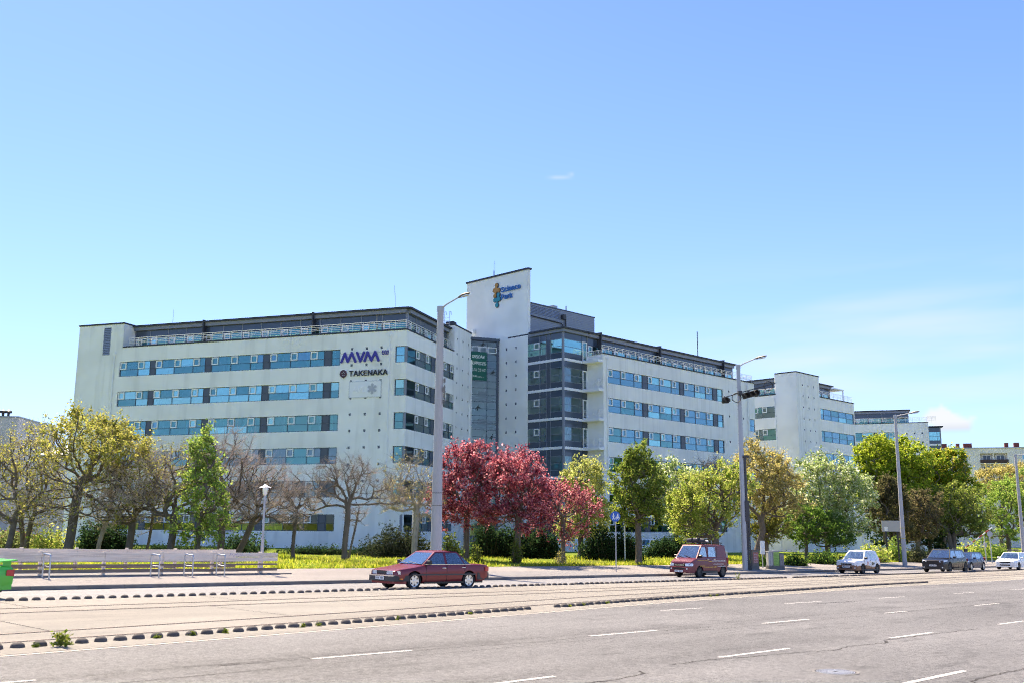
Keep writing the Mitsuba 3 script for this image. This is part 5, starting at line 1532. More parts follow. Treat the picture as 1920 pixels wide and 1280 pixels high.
# -- small hatchbacks and an off-roader
def hatch_bits(front_low, paint, two_tone=None, grille_w=.45, plate_z=.45, rack=None, hz=0., hx=0.):
    def f(L, w, zb, zr):
        o = []; F, R = L / 2, -L / 2
        o.append(('front_bumper', hull([(F - .45, sd * (w + .004), z) for sd in (1, -1) for z in (.24, .52)] + [(F - .03, sd * w * .86, z) for sd in (1, -1) for z in (.22, .56)] + [(F + .03, sd * w * .5, z) for sd in (1, -1) for z in (.24, .55)]), front_low))
        o.append(('rear_bumper', hull([(R + .4, sd * (w + .004), z) for sd in (1, -1) for z in (.28, .55)] + [(R - .0, sd * w * .86, z) for sd in (1, -1) for z in (.28, .55)] + [(R - .04, sd * w * .5, z) for sd in (1, -1) for z in (.3, .54)]), front_low))
        o.append(('grille', hull([(F - .04, sd * grille_w * k, z) for sd in (1, -1) for k, z in ((1, .60), (.8, .55), (.9, .68))] + [(F + .02, sd * grille_w * .8, z) for sd in (1, -1) for z in (.57, .66)]), 'black'))
        o.append(('bumper_intake', hull([(F - .0, sd * .50, z) for sd in (1, -1) for z in (.32, .44)] + [(F + .036, sd * .40, z) for sd in (1, -1) for z in (.33, .43)]), 'black'))
        b, m = plate(F + .038, plate_z, .0); o += [('number_plate', b, 'plate_white'), ('plate_marks', m, 'black')]
        for sd in (1, -1):
            a = lambda y: sd * y
            o.append(('headlight', hull([(F + hx + .0, a(w * .50), .60 + hz), (F + hx - .02, a(w * .5), .71 + hz), (F + hx - .06, a(w * .86), .61 + hz), (F + hx - .10, a(w * .86), .75 + hz), (F - .36, a(w + .006), .68 + hz), (F - .38, a(w * .985), .76 + hz), (F - .3, a(w * .6), .7 + hz)]), 'lamp_clear'))
            o.append(('fog_light', move(lathe([(.055, 0), (.05, .03), (.001, .035)], 14), F - .03, a(w * .72), .37, ry=PI / 2), 'lamp_clear'))
            o.append(('rear_light', hull([(R + .02, a(w * .75), .75), (R + .02, a(w * .75), 1.0), (R + .22, a(w + .003), .78), (R + .2, a(w - .01), 1.0), (R + .2, a(w * .7), .9)]), 'lamp_red'))
            o.append(('sill_trim', box(-.85, .85, min(a(w - .06), a(w + .003)), max(a(w - .06), a(w + .003)), .2, .31), 'bumper_grey' if front_low != paint else paint))
        o += handle(-.05, .82, w) + handle(-.9, .84, w) + mirrors(.72, zb + .02, w - .02, 'black' if two_tone else paint) + seams([.85, -.14, -.95], .32, zb - .02, w)
        if rack: o.append(('roof_rails', join([tube([(.3, sd * (w - .24), zr - .03), (.2, sd * (w - .24), zr + .05), (-1.0, sd * (w - .24), zr + .05), (-1.1, sd * (w - .24), zr - .03)], .02, 6) for sd in (1, -1)]), 'black'))
        return o
    return f


def hatch(L, W, H, paint, rim='alloy', hood=.80, **kw):
    F = L / 2; w = W / 2
    P = dict(L=L, W=W, H=H, r=.31, tw=.2, xf=F - .82, xr=-F + .66, zb=.2, paint=paint, rim=rim, belt=.92 + (H - 1.5) * .55, roof=H - .015, wb=w * .915, wr=w * .70, taper=.02,
             gh=(F - 1.02, F - 1.72, -F + .38, -F + .10), glass='car_glass')
    zb = P['belt']; P['zbf'] = zb; P['zbr'] = zb
    P['st'] = [(F - .0, .28, .48, hood - .14, w * .80, .01), (F - .10, .24, .50, hood - .06, w * .90, .02), (F - .4, .22, .54, hood, w * .975, .03), (F - .85, .21, .58, zb - .06, w, .03), (F - 1.1, .20, .60, zb, w, .01), (0, .20, .62, zb + .01, w, 0), (-F + .6, .20, .64, zb + .03, w * .99, 0), (-F + .15, .25, .62, zb + .02, w * .94, 0), (-F + .02, .34, .6, zb - .04, w * .86, 0)]
    P['win'] = [[(F - 1.20, .07), (-.08, .05), (-.08, .88), (F - 1.74, .88)], [(-.18, .05), (-F + 1.02, .07), (-F + .88, .86), (-.18, .88)], [(-F + .92, .10), (-F + .5, .16), (-F + .62, .70), (-F + .80, .84)]]
    P['seat'] = .1; P['seat2'] = -.75
    P.update(kw); return P


def panda_livery(v):
    c = np.full(v.shape, .74); c[:, 2] = .76
    n = meshkit.fbm(np.stack([v[:, 0] * 2.2, v[:, 1] * 2.2, v[:, 2] * 2.2], -1), 3, 5)
    low = v[:, 2] < .50 + .06 * np.sin(v[:, 0] * 3) + .06 * (v[:, 0] > 1.2)
    c[low] = (.20, .085, .04)
    cow = (v[:, 0] < -.25) & (meshkit.noise(v * 4.5 + 3, 2) > .62) & (v[:, 2] > .5)
    c[cow] = (.02, .02, .025)
    red = (np.hypot(v[:, 0] - .30, (v[:, 2] - .68) * 1.2) < .14) & (np.abs(v[:, 1]) > .6) & (meshkit.noise(v * 14, 4) > .4)
    c[red] = (.50, .06, .07)
    return c


PAN = hatch(3.65, 1.64, 1.55, 'paint_livery', 'rim_dark', .88, livery=panda_livery, roof_paint='paint_white')
mat('paint_brown', (.20, .085, .04), .3, clearcoat=.8)
PAN['bits'] = hatch_bits('paint_brown', 'paint_white', True, hz=.08)
car('white_brown_hatchback', 'small white and brown hatchback with black cow patches on its rear door', 'car', 69.1, 32.6, PAN)
X3 = hatch(4.57, 1.86, 1.69, 'paint_black', 'rim_dark', .96, r=.36, zb=.26)
X3['st'] = [(a, b + .06, c + .08, d, e, f) for a, b, c, d, e, f in X3['st']]
X3['bits'] = hatch_bits('paint_black', 'paint_black', None, .38, .50, True, .14, .02)
car('black_off_roader', 'black off-road estate car with roof rails and lit headlamps', 'car', 80.7, 30.95, X3)
NV = hatch(4.2, 1.75, 1.46, 'paint_navy', 'alloy')
NV['bits'] = hatch_bits('paint_navy', 'paint_navy')
car('dark_blue_hatchback', 'dark blue car half hidden behind the black off-road car', 'car', 89.7, 32.6, NV)
KI = hatch(4.3, 1.78, 1.48, 'paint_white', 'rim_dark')
KI['bits'] = hatch_bits('paint_white', 'paint_white', None, .5, .50)
ki_key, ki_to = car('white_hatchback', 'white hatchback at the right edge with a carrier on its roof', 'car', 97.6, 31.3, KI)
part(ki_key, 'roof_carrier', join([tube([(x, -.62, 1.60), (x, .62, 1.60)], .025, 6) for x in (.15, -.65)] + [tube([(x, sd * .58, 1.42), (x, sd * .58, 1.6)], .02, 5) for x in (.15, -.65) for sd in (1, -1)] + [tube([(.4, -.25, 1.66), (-.9, -.25, 1.66)], .04, 6), tube([(.4, .2, 1.66), (-.9, .2, 1.66)], .04, 6), move(lathe([(.04, 0), (.09, .05), (.04, .1)], 10), .3, .2, 1.62), move(lathe([(.04, 0), (.09, .05), (.04, .1)], 10), .3, -.25, 1.62)]), 'black', 30, ki_to)
GR = dict(SED, paint='paint_green', glass='car_glass_dark')
GR['bits'] = lambda L, w, zb, zr: [(n, m, 'paint_green' if mt in ('paint_maroon', 'bumper_grey') and n != 'door_mirror' else mt) for n, m, mt in sedan_bits(L, w, zb, zr) if n not in ('side_moulding', 'rear_bumper')]
gr_key, gr_to = car('green_car', 'bright green car with a boot spoiler leaving the picture at the left edge', 'car', 8.5, 31.3, GR)
part(gr_key, 'spoiler', join([hull([(-1.9, sd * .74, z) for sd in (1, -1) for z in (.99, 1.02)] + [(-2.32, sd * .74, z) for sd in (1, -1) for z in (1.03, 1.06)]), box(-2.2, -2.0, -.62, -.56, .86, 1.02), box(-2.2, -2.0, .56, .62, .86, 1.02)]), 'paint_green', 20, gr_to)
part(gr_key, 'rear_apron', hull([(-1.75, sd * .85, z) for sd in (1, -1) for z in (.25, .6)] + [(-2.22, sd * .78, z) for sd in (1, -1) for z in (.27, .58)] + [(-2.30, sd * .5, z) for sd in (1, -1) for z in (.3, .56)]), 'paint_green', 30, gr_to)
# parked behind the street cabinets
for s_, t_, pm, lb in ((83.0, 61.5, 'paint_white', 'white car parked by the building behind the street cabinets'), (87.6, 61.5, 'paint_silver', 'silver car parked at the white wall behind the street cabinets')):
    PK = hatch(4.3, 1.76, 1.5, pm); PK['bits'] = hatch_bits(pm, pm)
    PK['lift'] = .62
    car('parked_car', lb, 'car', s_, t_, PK, heading=-1, yaw=8)
# ------------------------------------------------------------------ trees, shrubs, hedges, grass
def bark(p, n, uv):
    return mi.Color3f(.15, .125, .10) * (.65 + .7 * mikit.fbm(p.x * 9, p.y * 9, p.z * 3, 3))


def bark_pale(p, n, uv):
    return mi.Color3f(.34, .31, .26) * (.7 + .6 * mikit.fbm(p.x * 9, p.y * 9, p.z * 4, 3))


proc('bark', bark, .95, .1)
proc('bark_pale', bark_pale, .95, .1)
scene['twig'] = {'type': 'twosided', 'bsdf': {'type': 'diffuse', 'reflectance': {'type': 'mesh_attribute', 'name': 'vertex_color'}}}
scene['leaf'] = {'type': 'principledthin', 'base_color': {'type': 'mesh_attribute', 'name': 'vertex_color'}, 'roughness': .55, 'diff_trans': 1.25, 'spec_trans': 0., 'eta': 1.4}
GOLD = PI * (3 - 5 ** .5)


def prisms(a, b, ra, rb, sides=4):
    """many tapered sticks from a to b at once"""
    d = b - a; L = np.linalg.norm(d, axis=1, keepdims=True) + 1e-9; d = d / L
    ref = np.where(np.abs(d[:, 2:]) < .9, [[0, 0, 1.0]], [[1.0, 0, 0]])
    e1 = np.cross(d, ref); e1 /= np.linalg.norm(e1, axis=1, keepdims=True); e2 = np.cross(d, e1)
    an = np.arange(sides) * 2 * PI / sides
    off = np.cos(an)[None, :, None] * e1[:, None] + np.sin(an)[None, :, None] * e2[:, None]
    lo = a[:, None] + off * np.reshape(ra, (-1, 1, 1)); hi = b[:, None] + off * np.reshape(rb, (-1, 1, 1))
    v = np.concatenate([lo, hi], 1).reshape(-1, 3); m = len(a)
    j = np.arange(sides); q = np.stack([j, (j + 1) % sides, (j + 1) % sides + sides, j + sides], 1)
    f = (q[None] + (np.arange(m) * 2 * sides)[:, None, None]).reshape(-1, 4)
    return v, np.vstack([f[:, [0, 1, 2]], f[:, [0, 2, 3]]])


def leaf_cards(pos, nrm, axis, size, col, rng, fold=.25):
    """each leaf a pointed, slightly folded pair of triangles"""
    n = len(pos); size = np.reshape(size, (-1, 1))
    ax = axis / (np.linalg.norm(axis, axis=1, keepdims=True) + 1e-9)
    sd = np.cross(ax, nrm); sd /= np.linalg.norm(sd, axis=1, keepdims=True) + 1e-9
    up = np.cross(sd, ax)
    p0 = pos; p1 = pos + ax * size; mid = pos + ax * size * .5
    l = mid + sd * size * .34 + up * size * fold * .5; r = mid - sd * size * .34 + up * size * fold * .5
    v = np.stack([p0, l, p1, r], 1).reshape(-1, 3)
    i = np.arange(n) * 4
    f = np.vstack([np.stack([i, i + 1, i + 2], 1), np.stack([i, i + 2, i + 3], 1)])
    return v, f, np.repeat(col, 4, 0)


def skeleton(rng, base, fork, env, n_pts, lean=(0, 0), droop=0., step=.42, up_bias=.5, stems=1, spread=.35):
    """branches grown out to points spread through the crown. env(rng, n) -> crown points. Returns nodes, parents, tips"""
    base = np.asarray(base, float)
    nodes, par = [], []
    tips0 = []
    for k in range(stems):
        off = np.array([rng.normal(0, .15), rng.normal(0, .15), 0]) * (k > 0)
        n = max(3, int(fork / .4)); prev = -1
        wob = rng.normal(0, .03, 2)
        for i in range(n + 1):
            h = fork * i / n
            q = base + off * (1 + 2.5 * h / max(fork, .1)) + np.array([lean[0] * h / fork + wob[0] * math.sin(h * 1.7) + .02 * h, lean[1] * h / fork + wob[1] * math.sin(h * 2.1), h])
            nodes.append(q); par.append(prev if i else -1); prev = len(nodes) - 1
        tips0.append(prev)
    pts = env(rng, n_pts)
    c0 = np.mean([nodes[t] for t in tips0], 0)
    order = np.argsort(np.linalg.norm(pts - c0, axis=1) + rng.normal(0, .5, len(pts)))
    N = np.zeros((len(nodes) + len(pts) * 14, 3)); N[:len(nodes)] = nodes; cnt = len(nodes)
    D = np.zeros(len(N)); ok = np.zeros(len(N), bool)
    for t in tips0: ok[t] = True
    for i in range(cnt):
        if nodes[i][2] - base[2] > fork * .72: ok[i] = True
    P = list(par); tips = []
    for pi in order:
        p = pts[pi]
        d = p - N[:cnt]; L = np.linalg.norm(d, axis=1)
        # prefer attaching to nodes that lie inward and below
        cost = L * (1.0 + .9 * np.clip(-d[:, 2] / (L + 1e-6), 0, 1)) + .30 * D[:cnt]
        cost[~ok[:cnt]] = 1e9
        j = int(np.argmin(cost)); L_ = L[j]
        if L_ < .08: continue
        m = max(1, int(round(L_ / step))); a = N[j]
        pd = (a - N[P[j]]) if P[j] >= 0 else np.array([0, 0, 1.0]); pd = pd / (np.linalg.norm(pd) + 1e-9)
        prev = j
        ctrl = a + pd * L_ * spread + np.array([0, 0, up_bias * L_ * .25])
        for i in range(1, m + 1):
            t = i / m
            q = (1 - t) ** 2 * a + 2 * t * (1 - t) * ctrl + t * t * p
            if i < m: q = q + rng.normal(0, .05 * min(1, L_ * .4), 3)
            N[cnt] = q; P.append(prev); D[cnt] = D[prev] + L_ / m; ok[cnt] = True
            prev = cnt; cnt += 1
        tips.append(prev)
    N = N[:cnt]; P = np.array(P)
    return N, P, np.array(tips)


def thickness(P, tips, r_tip, power=2.15):
    w = np.zeros(len(P)); w[tips] += 1
    kids = np.zeros(len(P), int)
    for i in range(len(P) - 1, -1, -1):
        if P[i] >= 0: kids[P[i]] += 1
    w[kids == 0] = np.maximum(w[kids == 0], 1)
    for i in range(len(P) - 1, 0, -1):
        if P[i] >= 0: w[P[i]] += w[i]
    return r_tip * np.maximum(w, 1) ** (1 / power)


def ellipsoid(c, r, low=-1., hollow=.35, power=1.0):
    c, r = np.asarray(c, float), np.asarray(r, float)

    def env(rng, n):
        d = rng.normal(0, 1, (n * 3, 3)); d /= np.linalg.norm(d, axis=1, keepdims=True)
        k = (hollow + (1 - hollow) * rng.random(n * 3) ** .6)[:, None]
        # lumpy outline
        lump = .78 + .42 * meshkit.noise(d * 2.1 + c, 7)[:, None]
        q = d * k * lump
        q = q[q[:, 2] > low][:n]
        return c + q * r
    return env


def union(*envs):
    """envs with weights"""
    def env(rng, n):
        tot = sum(w for _, w in envs)
        return np.vstack([e(rng, max(1, int(n * w / tot))) for e, w in envs])
    return env


def tree(name, label, cat, base, fork, env, n=300, trunk_r=.16, kind='green', leaf=.16, leaves=30, twigs=5, twig_len=.5, cols=((.06, .09, .02),), twig_col=(.12, .10, .085), bark_m='bark', seed=1, lean=(0, 0), up_bias=.5, droop=0., group=None, bare=0., stems=1, tw_r=.008, leaf_var=.35, spread=.35, top_leaf=None):
    rng = np.random.default_rng(seed)
    key = thing(name, label, cat, group)
    base = np.asarray(base, float)
    N, P, tips = skeleton(rng, base - [0, 0, .1], fork + .1, env, n, lean, stems=stems, up_bias=up_bias, spread=spread)
    R = thickness(P, tips, .012)
    R *= trunk_r / R.max()
    R = np.maximum(R, .009)
    e = np.nonzero(P >= 0)[0]; a, b = N[P[e]], N[e]
    ra, rb = R[P[e]], R[e]; ra = np.minimum(ra, rb * 1.7)
    big = rb > trunk_r * .30
    h0 = np.clip((a[:, 2] - base[2]) / max(fork, .3), 0, 1)
    flare = 1 + .45 * (1 - np.clip((a[:, 2] - base[2]) / .6, 0, 1)) ** 2
    fb = 1 + .45 * (1 - np.clip((b[:, 2] - base[2]) / .6, 0, 1)) ** 2
    ext = (b - a) * .06
    if big.any(): part(key, 'trunk', prisms(a[big] - ext[big], b[big] + ext[big], (ra * flare)[big], (rb * fb)[big], 9), bark_m, 50)
    sm = ~big
    part(key, 'limbs', prisms(a[sm] - ext[sm], b[sm] + ext[sm], ra[sm], rb[sm], 4), bark_m, True)
    # twigs around the outer nodes
    thin = np.nonzero((R < .022) & (P >= 0))[0]
    if len(thin) == 0: thin = tips
    src = rng.choice(thin, int(len(tips) * twigs)); s0 = N[src]
    cd = N[src] - N[P[src]]; cd /= np.linalg.norm(cd, axis=1, keepdims=True) + 1e-9
    dr_ = cd * .8 + rng.normal(0, .55, s0.shape) + [0, 0, up_bias * .6 - droop]
    dr_ /= np.linalg.norm(dr_, axis=1, keepdims=True)
    L = twig_len * rng.uniform(.4, 1.25, len(src))[:, None]
    bend = rng.normal(0, .18, s0.shape) + [0, 0, .12 - droop * .8]
    s1 = s0 + dr_ * L * .5; s2 = s1 + (dr_ + bend) * L * .5
    tv, tf = join([prisms(s0, s1, np.full(len(src), tw_r), np.full(len(src), tw_r * .75), 3), prisms(s1, s2, np.full(len(src), tw_r * .75), np.full(len(src), tw_r * .4), 3)])
    k1 = len(s0) * 6
    tcol = np.repeat(np.asarray(twig_col)[None] * rng.uniform(.65, 1.45, (len(src), 1)), 6, 0)
    put_c = np.vstack([tcol, tcol])
    part(key, 'twigs', (tv, tf), 'twig', False, color=put_c)
    # leaves along the twigs
    m = int(len(src) * leaves * .5)
    if m:
        pick = rng.integers(0, len(src), m)
        if top_leaf is not None:     # more leaves towards the top
            zr_ = (s2[:, 2] - s2[:, 2].min()) / np.ptp(s2[:, 2]); xr_ = (s2[:, 0] - s2[:, 0].min()) / np.ptp(s2[:, 0])
            w_ = np.clip(top_leaf(xr_, zr_), .0, 1) + 1e-6; pick = rng.choice(len(src), m, p=w_ / w_.sum())
        t = rng.random(m)[:, None]
        pos = np.where(t < .5, s0[pick] + (s1 - s0)[pick] * t * 2, s1[pick] + (s2 - s1)[pick] * (t * 2 - 1)) + rng.normal(0, leaf * .35, (m, 3))
        ax = rng.normal(0, 1, (m, 3)) + dr_[pick] * .6 + [0, 0, -.35 - droop]
        nr = rng.normal(0, .75, (m, 3)) + [0, 0, .8]
        C = np.asarray(cols); ci = rng.integers(0, len(C), m)
        clump = meshkit.noise(pos * .9, seed)[:, None]
        col = C[ci] * (1 - leaf_var / 2 + leaf_var * rng.random((m, 1))) * (.80 + .4 * clump)
        v, f, c = leaf_cards(pos, nr, ax, leaf * rng.uniform(.6, 1.35, m), col, rng)
        part(key, 'crown', (v, f), 'leaf', False, color=c)
    return key


def on(px, py, Y):
    """plan point on the ray of a photograph pixel at the depth Y, stood on the ground"""
    d = FWD + CRIGHT * (px - 960) / FOC - CUP * (py - 640) / FOC
    p = CAM + d * Y / d[1]
    return np.array([p[0], p[1], float(zg(p[0], p[1]))])


def up(px, py, Y):
    d = FWD + CRIGHT * (px - 960) / FOC - CUP * (py - 640) / FOC
    return CAM + d * Y / d[1]


def crown(px, py, rx, ry, Y, low=-1., depth=None, hollow=.35):
    c = up(px, py, Y); k = Y / FOC
    return ellipsoid(c, (rx * k, (depth or rx) * k, ry * k), low, hollow)


OLIVE = ((.36, .38, .075), (.44, .42, .095), (.27, .30, .06), (.50, .46, .13))
FRESH = ((0.284, 0.437, 0.077), (0.371, 0.503, 0.098), (0.218, 0.35, 0.066), (0.481, 0.568, 0.153))
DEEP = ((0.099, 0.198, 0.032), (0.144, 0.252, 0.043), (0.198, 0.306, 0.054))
LIME = ((0.425, 0.531, 0.085), (0.552, 0.595, 0.128), (0.297, 0.425, 0.064), (0.637, 0.637, 0.213))
YEL = ((0.487, 0.434, 0.131), (0.592, 0.522, 0.192), (0.383, 0.365, 0.104), (0.696, 0.592, 0.278))
WHITEG = ((0.522, 0.592, 0.278), (0.8, 0.835, 0.626), (0.244, 0.348, 0.086), (0.348, 0.452, 0.139))
PLUM = ((.34, .075, .105), (.50, .13, .16), (.22, .045, .07), (.62, .24, .27), (.70, .36, .38))
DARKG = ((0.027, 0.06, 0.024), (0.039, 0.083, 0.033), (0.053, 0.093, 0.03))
BROWN = ((0.289, 0.238, 0.128), (0.204, 0.178, 0.085), (0.374, 0.306, 0.17))
BARET = (.46, .39, .34)

# the left-hand row behind the fences
Yl = 57.0
def leafy_top(x, z): return .06 + .9 * np.clip(z * 1.5 - .55, 0, 1) * np.clip(.35 + .9 * x, 0, 1)


tree('budding_tree', 'dark trunked budding tree at the far left edge', 'tree', on(10, 1048, 55), 2.2, union((crown(-10, 880, 70, 75, 55), 3), (crown(40, 930, 60, 50, 55), 1)), 200, .16, leaf=.12, leaves=4.5, twigs=6, twig_len=.7, cols=OLIVE, twig_col=BARET, seed=11, lean=(.3, 0))
tree('budding_tree', 'twisted budding tree with two leaning stems beside the left edge', 'tree', on(42, 1046, 58), 1.9, union((crown(60, 880, 62, 85, 58), 2), (crown(45, 960, 60, 40, 58), 1)), 200, .14, leaf=.12, leaves=3, twigs=6, twig_len=.75, cols=OLIVE, twig_col=BARET, seed=12, lean=(-.3, 0), stems=2)
tree('budding_tree', 'large budding tree with yellow green leaves on top and a stout trunk behind the fence', 'tree', on(124, 1046, 56), 4.1, union((crown(165, 850, 105, 80, 56), 4), (crown(220, 860, 60, 60, 56), 1), (crown(110, 930, 80, 50, 56), 1.5), (crown(210, 935, 75, 45, 56), 1)), 460, .25, leaf=.15, leaves=8, twigs=6, twig_len=.75, cols=OLIVE, twig_col=BARET, seed=13, lean=(.35, 0), top_leaf=leafy_top)
tree('pale_stemmed_tree', 'slim pale stemmed tree with bright bare twigs right of the stout trunk', 'tree', on(182, 1044, 58), 3.2, crown(205, 930, 45, 70, 58), 110, .12, leaf=.10, leaves=.6, twigs=8, twig_len=.8, cols=OLIVE, twig_col=(.34, .31, .26), bark_m='bark_pale', seed=14, lean=(.5, 0))
tree('bare_tree', 'bare brown crowned tree over the dark ivy mass on the left', 'tree', on(239, 1044, 57), 1.7, union((crown(262, 905, 65, 62, 57), 2), (crown(228, 950, 50, 35, 57), 1)), 240, .20, leaf=.09, leaves=2, twigs=8, twig_len=.7, cols=BROWN, twig_col=BARET, seed=15, lean=(.1, 0))
tree('leaning_sapling', 'thin leaning stem between the two bare trees behind the fence', 'tree', on(271, 1043, 58), 2.2, crown(283, 955, 22, 45, 58), 40, .08, leaf=.1, leaves=1, twigs=6, twig_len=.5, cols=OLIVE, twig_col=BARET, seed=16, lean=(.3, 0))
tree('bare_tree', 'bare tree with a low wide fork left of the tall fresh green tree', 'tree', on(318, 1044, 56), 1.75, union((crown(330, 890, 75, 62, 56), 3), (crown(290, 935, 45, 40, 56), 1)), 250, .20, leaf=.10, leaves=2.6, twigs=8, twig_len=.7, cols=OLIVE, twig_col=BARET, seed=17, lean=(.1, 0))
tree('slender_green_tree', 'tall slender fresh green tree behind the plank fence', 'tree', on(368, 1044, 55), 2.2, union((crown(384, 845, 24, 48, 55), 1.4), (crown(380, 920, 48, 55, 55), 2), (crown(378, 985, 55, 35, 55), 1.4)), 210, .15, leaf=.17, leaves=8, twigs=6, twig_len=.6, cols=FRESH, twig_col=(.15, .13, .1), seed=18, up_bias=.7)
tree('bare_tree', 'dense bare grey brown tree right of the slender green tree', 'tree', on(412, 1042, 59), 1.9, union((crown(432, 880, 55, 75, 59), 2), (crown(430, 955, 60, 40, 59), 1)), 360, .20, leaf=.08, leaves=.4, twigs=6, twig_len=.8, cols=BROWN, twig_col=BARET, seed=19)
tree('bare_tree', 'bare tree with spreading grey limbs behind the park lamp', 'tree', on(440, 1040, 60), 2.0, union((crown(470, 910, 55, 60, 60), 1), (crown(505, 925, 60, 65, 60), 1.6)), 260, .18, leaf=.08, leaves=.4, twigs=8, twig_len=.75, cols=BROWN, twig_col=BARET, seed=20, lean=(.9, 0))
tree('young_bare_tree', 'young bare tree with a straight thin trunk right of the park lamp', 'tree', on(549, 1046, 60), 2.9, crown(556, 945, 42, 42, 60), 120, .11, leaf=.08, leaves=.4, twigs=8, twig_len=.5, cols=BROWN, twig_col=BARET, seed=21)
tree('bare_tree', 'bare tree with curving limbs standing alone before the white wall', 'tree', on(646, 1051, 58.2), 2.5, union((crown(620, 905, 55, 40, 58.2), 1.2), (crown(690, 905, 50, 45, 58.2), 1.2), (crown(650, 885, 45, 28, 58.2), 1), (crown(735, 930, 28, 25, 58.2), .4), (crown(585, 935, 30, 25, 58.2), .4)), 300, .165, leaf=.085, leaves=.55, twigs=6, twig_len=.5, cols=BROWN, twig_col=(.33, .27, .22), seed=22, spread=.5, up_bias=.2)
tree('sapling', 'thin bare sapling right beside the lone bare tree', 'tree', on(653, 1045, 60), 3.1, crown(668, 965, 26, 22, 60), 40, .065, leaf=.07, leaves=.2, twigs=6, twig_len=.4, cols=BROWN, twig_col=BARET, seed=23, lean=(.5, 0))
tree('pale_budding_tree', 'bare tree with pale yellow buds left of the tall lamp post', 'tree', on(777, 1042, 63), 3.3, union((crown(770, 905, 50, 55, 63), 2), (crown(740, 930, 35, 35, 63), 1), (crown(800, 940, 30, 40, 63), 1)), 230, .19, leaf=.10, leaves=1.7, twigs=7, twig_len=.65, cols=YEL, twig_col=(.30, .27, .20), bark_m='bark_pale', seed=24)
# the plum trees
RG = 'red leaved plum trees'
tree('red_leaved_tree', 'tallest dark red leaved tree, right beside the tall lamp post', 'tree', on(873, 1048, 65.5), 3.0, union((crown(868, 905, 52, 68, 65.5), 4), (crown(905, 880, 30, 45, 65.5), 1), (crown(838, 935, 30, 55, 65.5), 1.2), (crown(890, 960, 50, 28, 65.5), .8)), 330, .2, leaf=.16, leaves=13, twigs=6, twig_len=.6, cols=PLUM, twig_col=(.09, .05, .05), seed=31)
tree('red_leaved_tree', 'dark red leaved tree with drooping lower sprays in the middle of the three', 'tree', on(970, 1053, 64), 3.2, union((crown(965, 900, 58, 55, 64), 3.4), (crown(990, 930, 48, 48, 64), 1.4), (crown(935, 965, 45, 28, 64), 1.0), (crown(1000, 975, 40, 24, 64), .7)), 330, .2, leaf=.16, leaves=13, twigs=6, twig_len=.6, cols=PLUM, twig_col=(.09, .05, .05), seed=32)
tree('red_leaved_tree', 'lowest and thinnest red leaved tree, right of the other two', 'tree', on(1055, 1053, 66), 2.6, union((crown(1050, 935, 55, 32, 66), 2.4), (crown(1025, 950, 35, 38, 66), 1), (crown(1070, 985, 30, 35, 66), .8), (crown(1100, 955, 28, 22, 66), .6)), 190, .15, leaf=.15, leaves=9, twigs=6, twig_len=.6, cols=PLUM[1:], twig_col=(.10, .06, .05), seed=33)
# centre right
tree('pale_willow', 'pale yellow green willow-like tree behind the low red leaved tree', 'tree', on(1087, 1045, 77), 4.0, union((crown(1095, 905, 42, 50, 77), 2.4), (crown(1110, 955, 42, 40, 77), 1.2), (crown(1085, 985, 40, 30, 77), .8)), 300, .2, leaf=.16, leaves=14, twigs=6, twig_len=.8, cols=((.55, .58, .16), (.66, .65, .25), (.42, .48, .12)), twig_col=(.22, .2, .1), seed=34, droop=.7)
tree('round_green_tree', 'neat green tree with an egg shaped crown and single straight trunk', 'tree', on(1197, 1052, 70), 3.3, union((crown(1197, 915, 52, 62, 70), 3), (crown(1195, 865, 28, 35, 70), 1), (crown(1200, 955, 50, 35, 70), 1.3)), 460, .22, leaf=.17, leaves=13, twigs=5, twig_len=.45, cols=((.20, .29, .045), (.27, .35, .06), (.14, .22, .035), (.36, .40, .09)), twig_col=(.13, .11, .08), seed=35, up_bias=.9)
tree('blossoming_tree', 'white green blossoming tree behind the egg shaped green tree', 'tree', on(1268, 1045, 88), 3.2, union((crown(1265, 925, 45, 62, 88), 2), (crown(1290, 960, 50, 50, 88), 1)), 330, .2, leaf=.2, leaves=15, twigs=5, twig_len=.6, cols=WHITEG, twig_col=(.2, .18, .14), seed=36)
tree('dark_bare_tree', 'small dark bare tree high against the white wing of the right building', 'tree', on(1330, 1042, 100), 7, crown(1335, 880, 42, 24, 100), 120, .2, leaf=.1, leaves=.5, twigs=6, twig_len=.8, cols=BROWN, twig_col=(.1, .1, .11), seed=37)
tree('yellow_green_tree', 'broad yellow green tree leaning left above the red van', 'tree', on(1352, 1052, 72), 2.0, union((crown(1325, 935, 62, 58, 72), 3), (crown(1290, 965, 45, 45, 72), 1.2), (crown(1370, 910, 45, 50, 72), 1.4), (crown(1310, 990, 50, 30, 72), .8)), 460, .24, leaf=.15, leaves=14, twigs=6, twig_len=.6, cols=LIME, twig_col=(.2, .17, .1), seed=38, lean=(-.5, 0), stems=2)
tree('yellow_green_tree', 'straw yellow tree with a long sloping limb right of the grey signal pole', 'tree', on(1408, 1050, 76), 2.4, union((crown(1425, 905, 60, 55, 76), 3), (crown(1470, 930, 45, 45, 76), 1.3), (crown(1410, 855, 25, 28, 76), .6), (crown(1455, 870, 28, 26, 76), .6)), 430, .22, leaf=.15, leaves=12, twigs=6, twig_len=.6, cols=YEL, twig_col=(.24, .2, .14), seed=39, lean=(.9, 0))
tree('olive_tree', 'olive green small tree with a dark trunk behind the street cabinets', 'tree', on(1437, 1048, 80), 2.6, crown(1437, 985, 38, 35, 80), 170, .22, leaf=.16, leaves=12, twigs=5, twig_len=.5, cols=((.24, .26, .05), (.32, .31, .07), (.17, .20, .04)), seed=40)
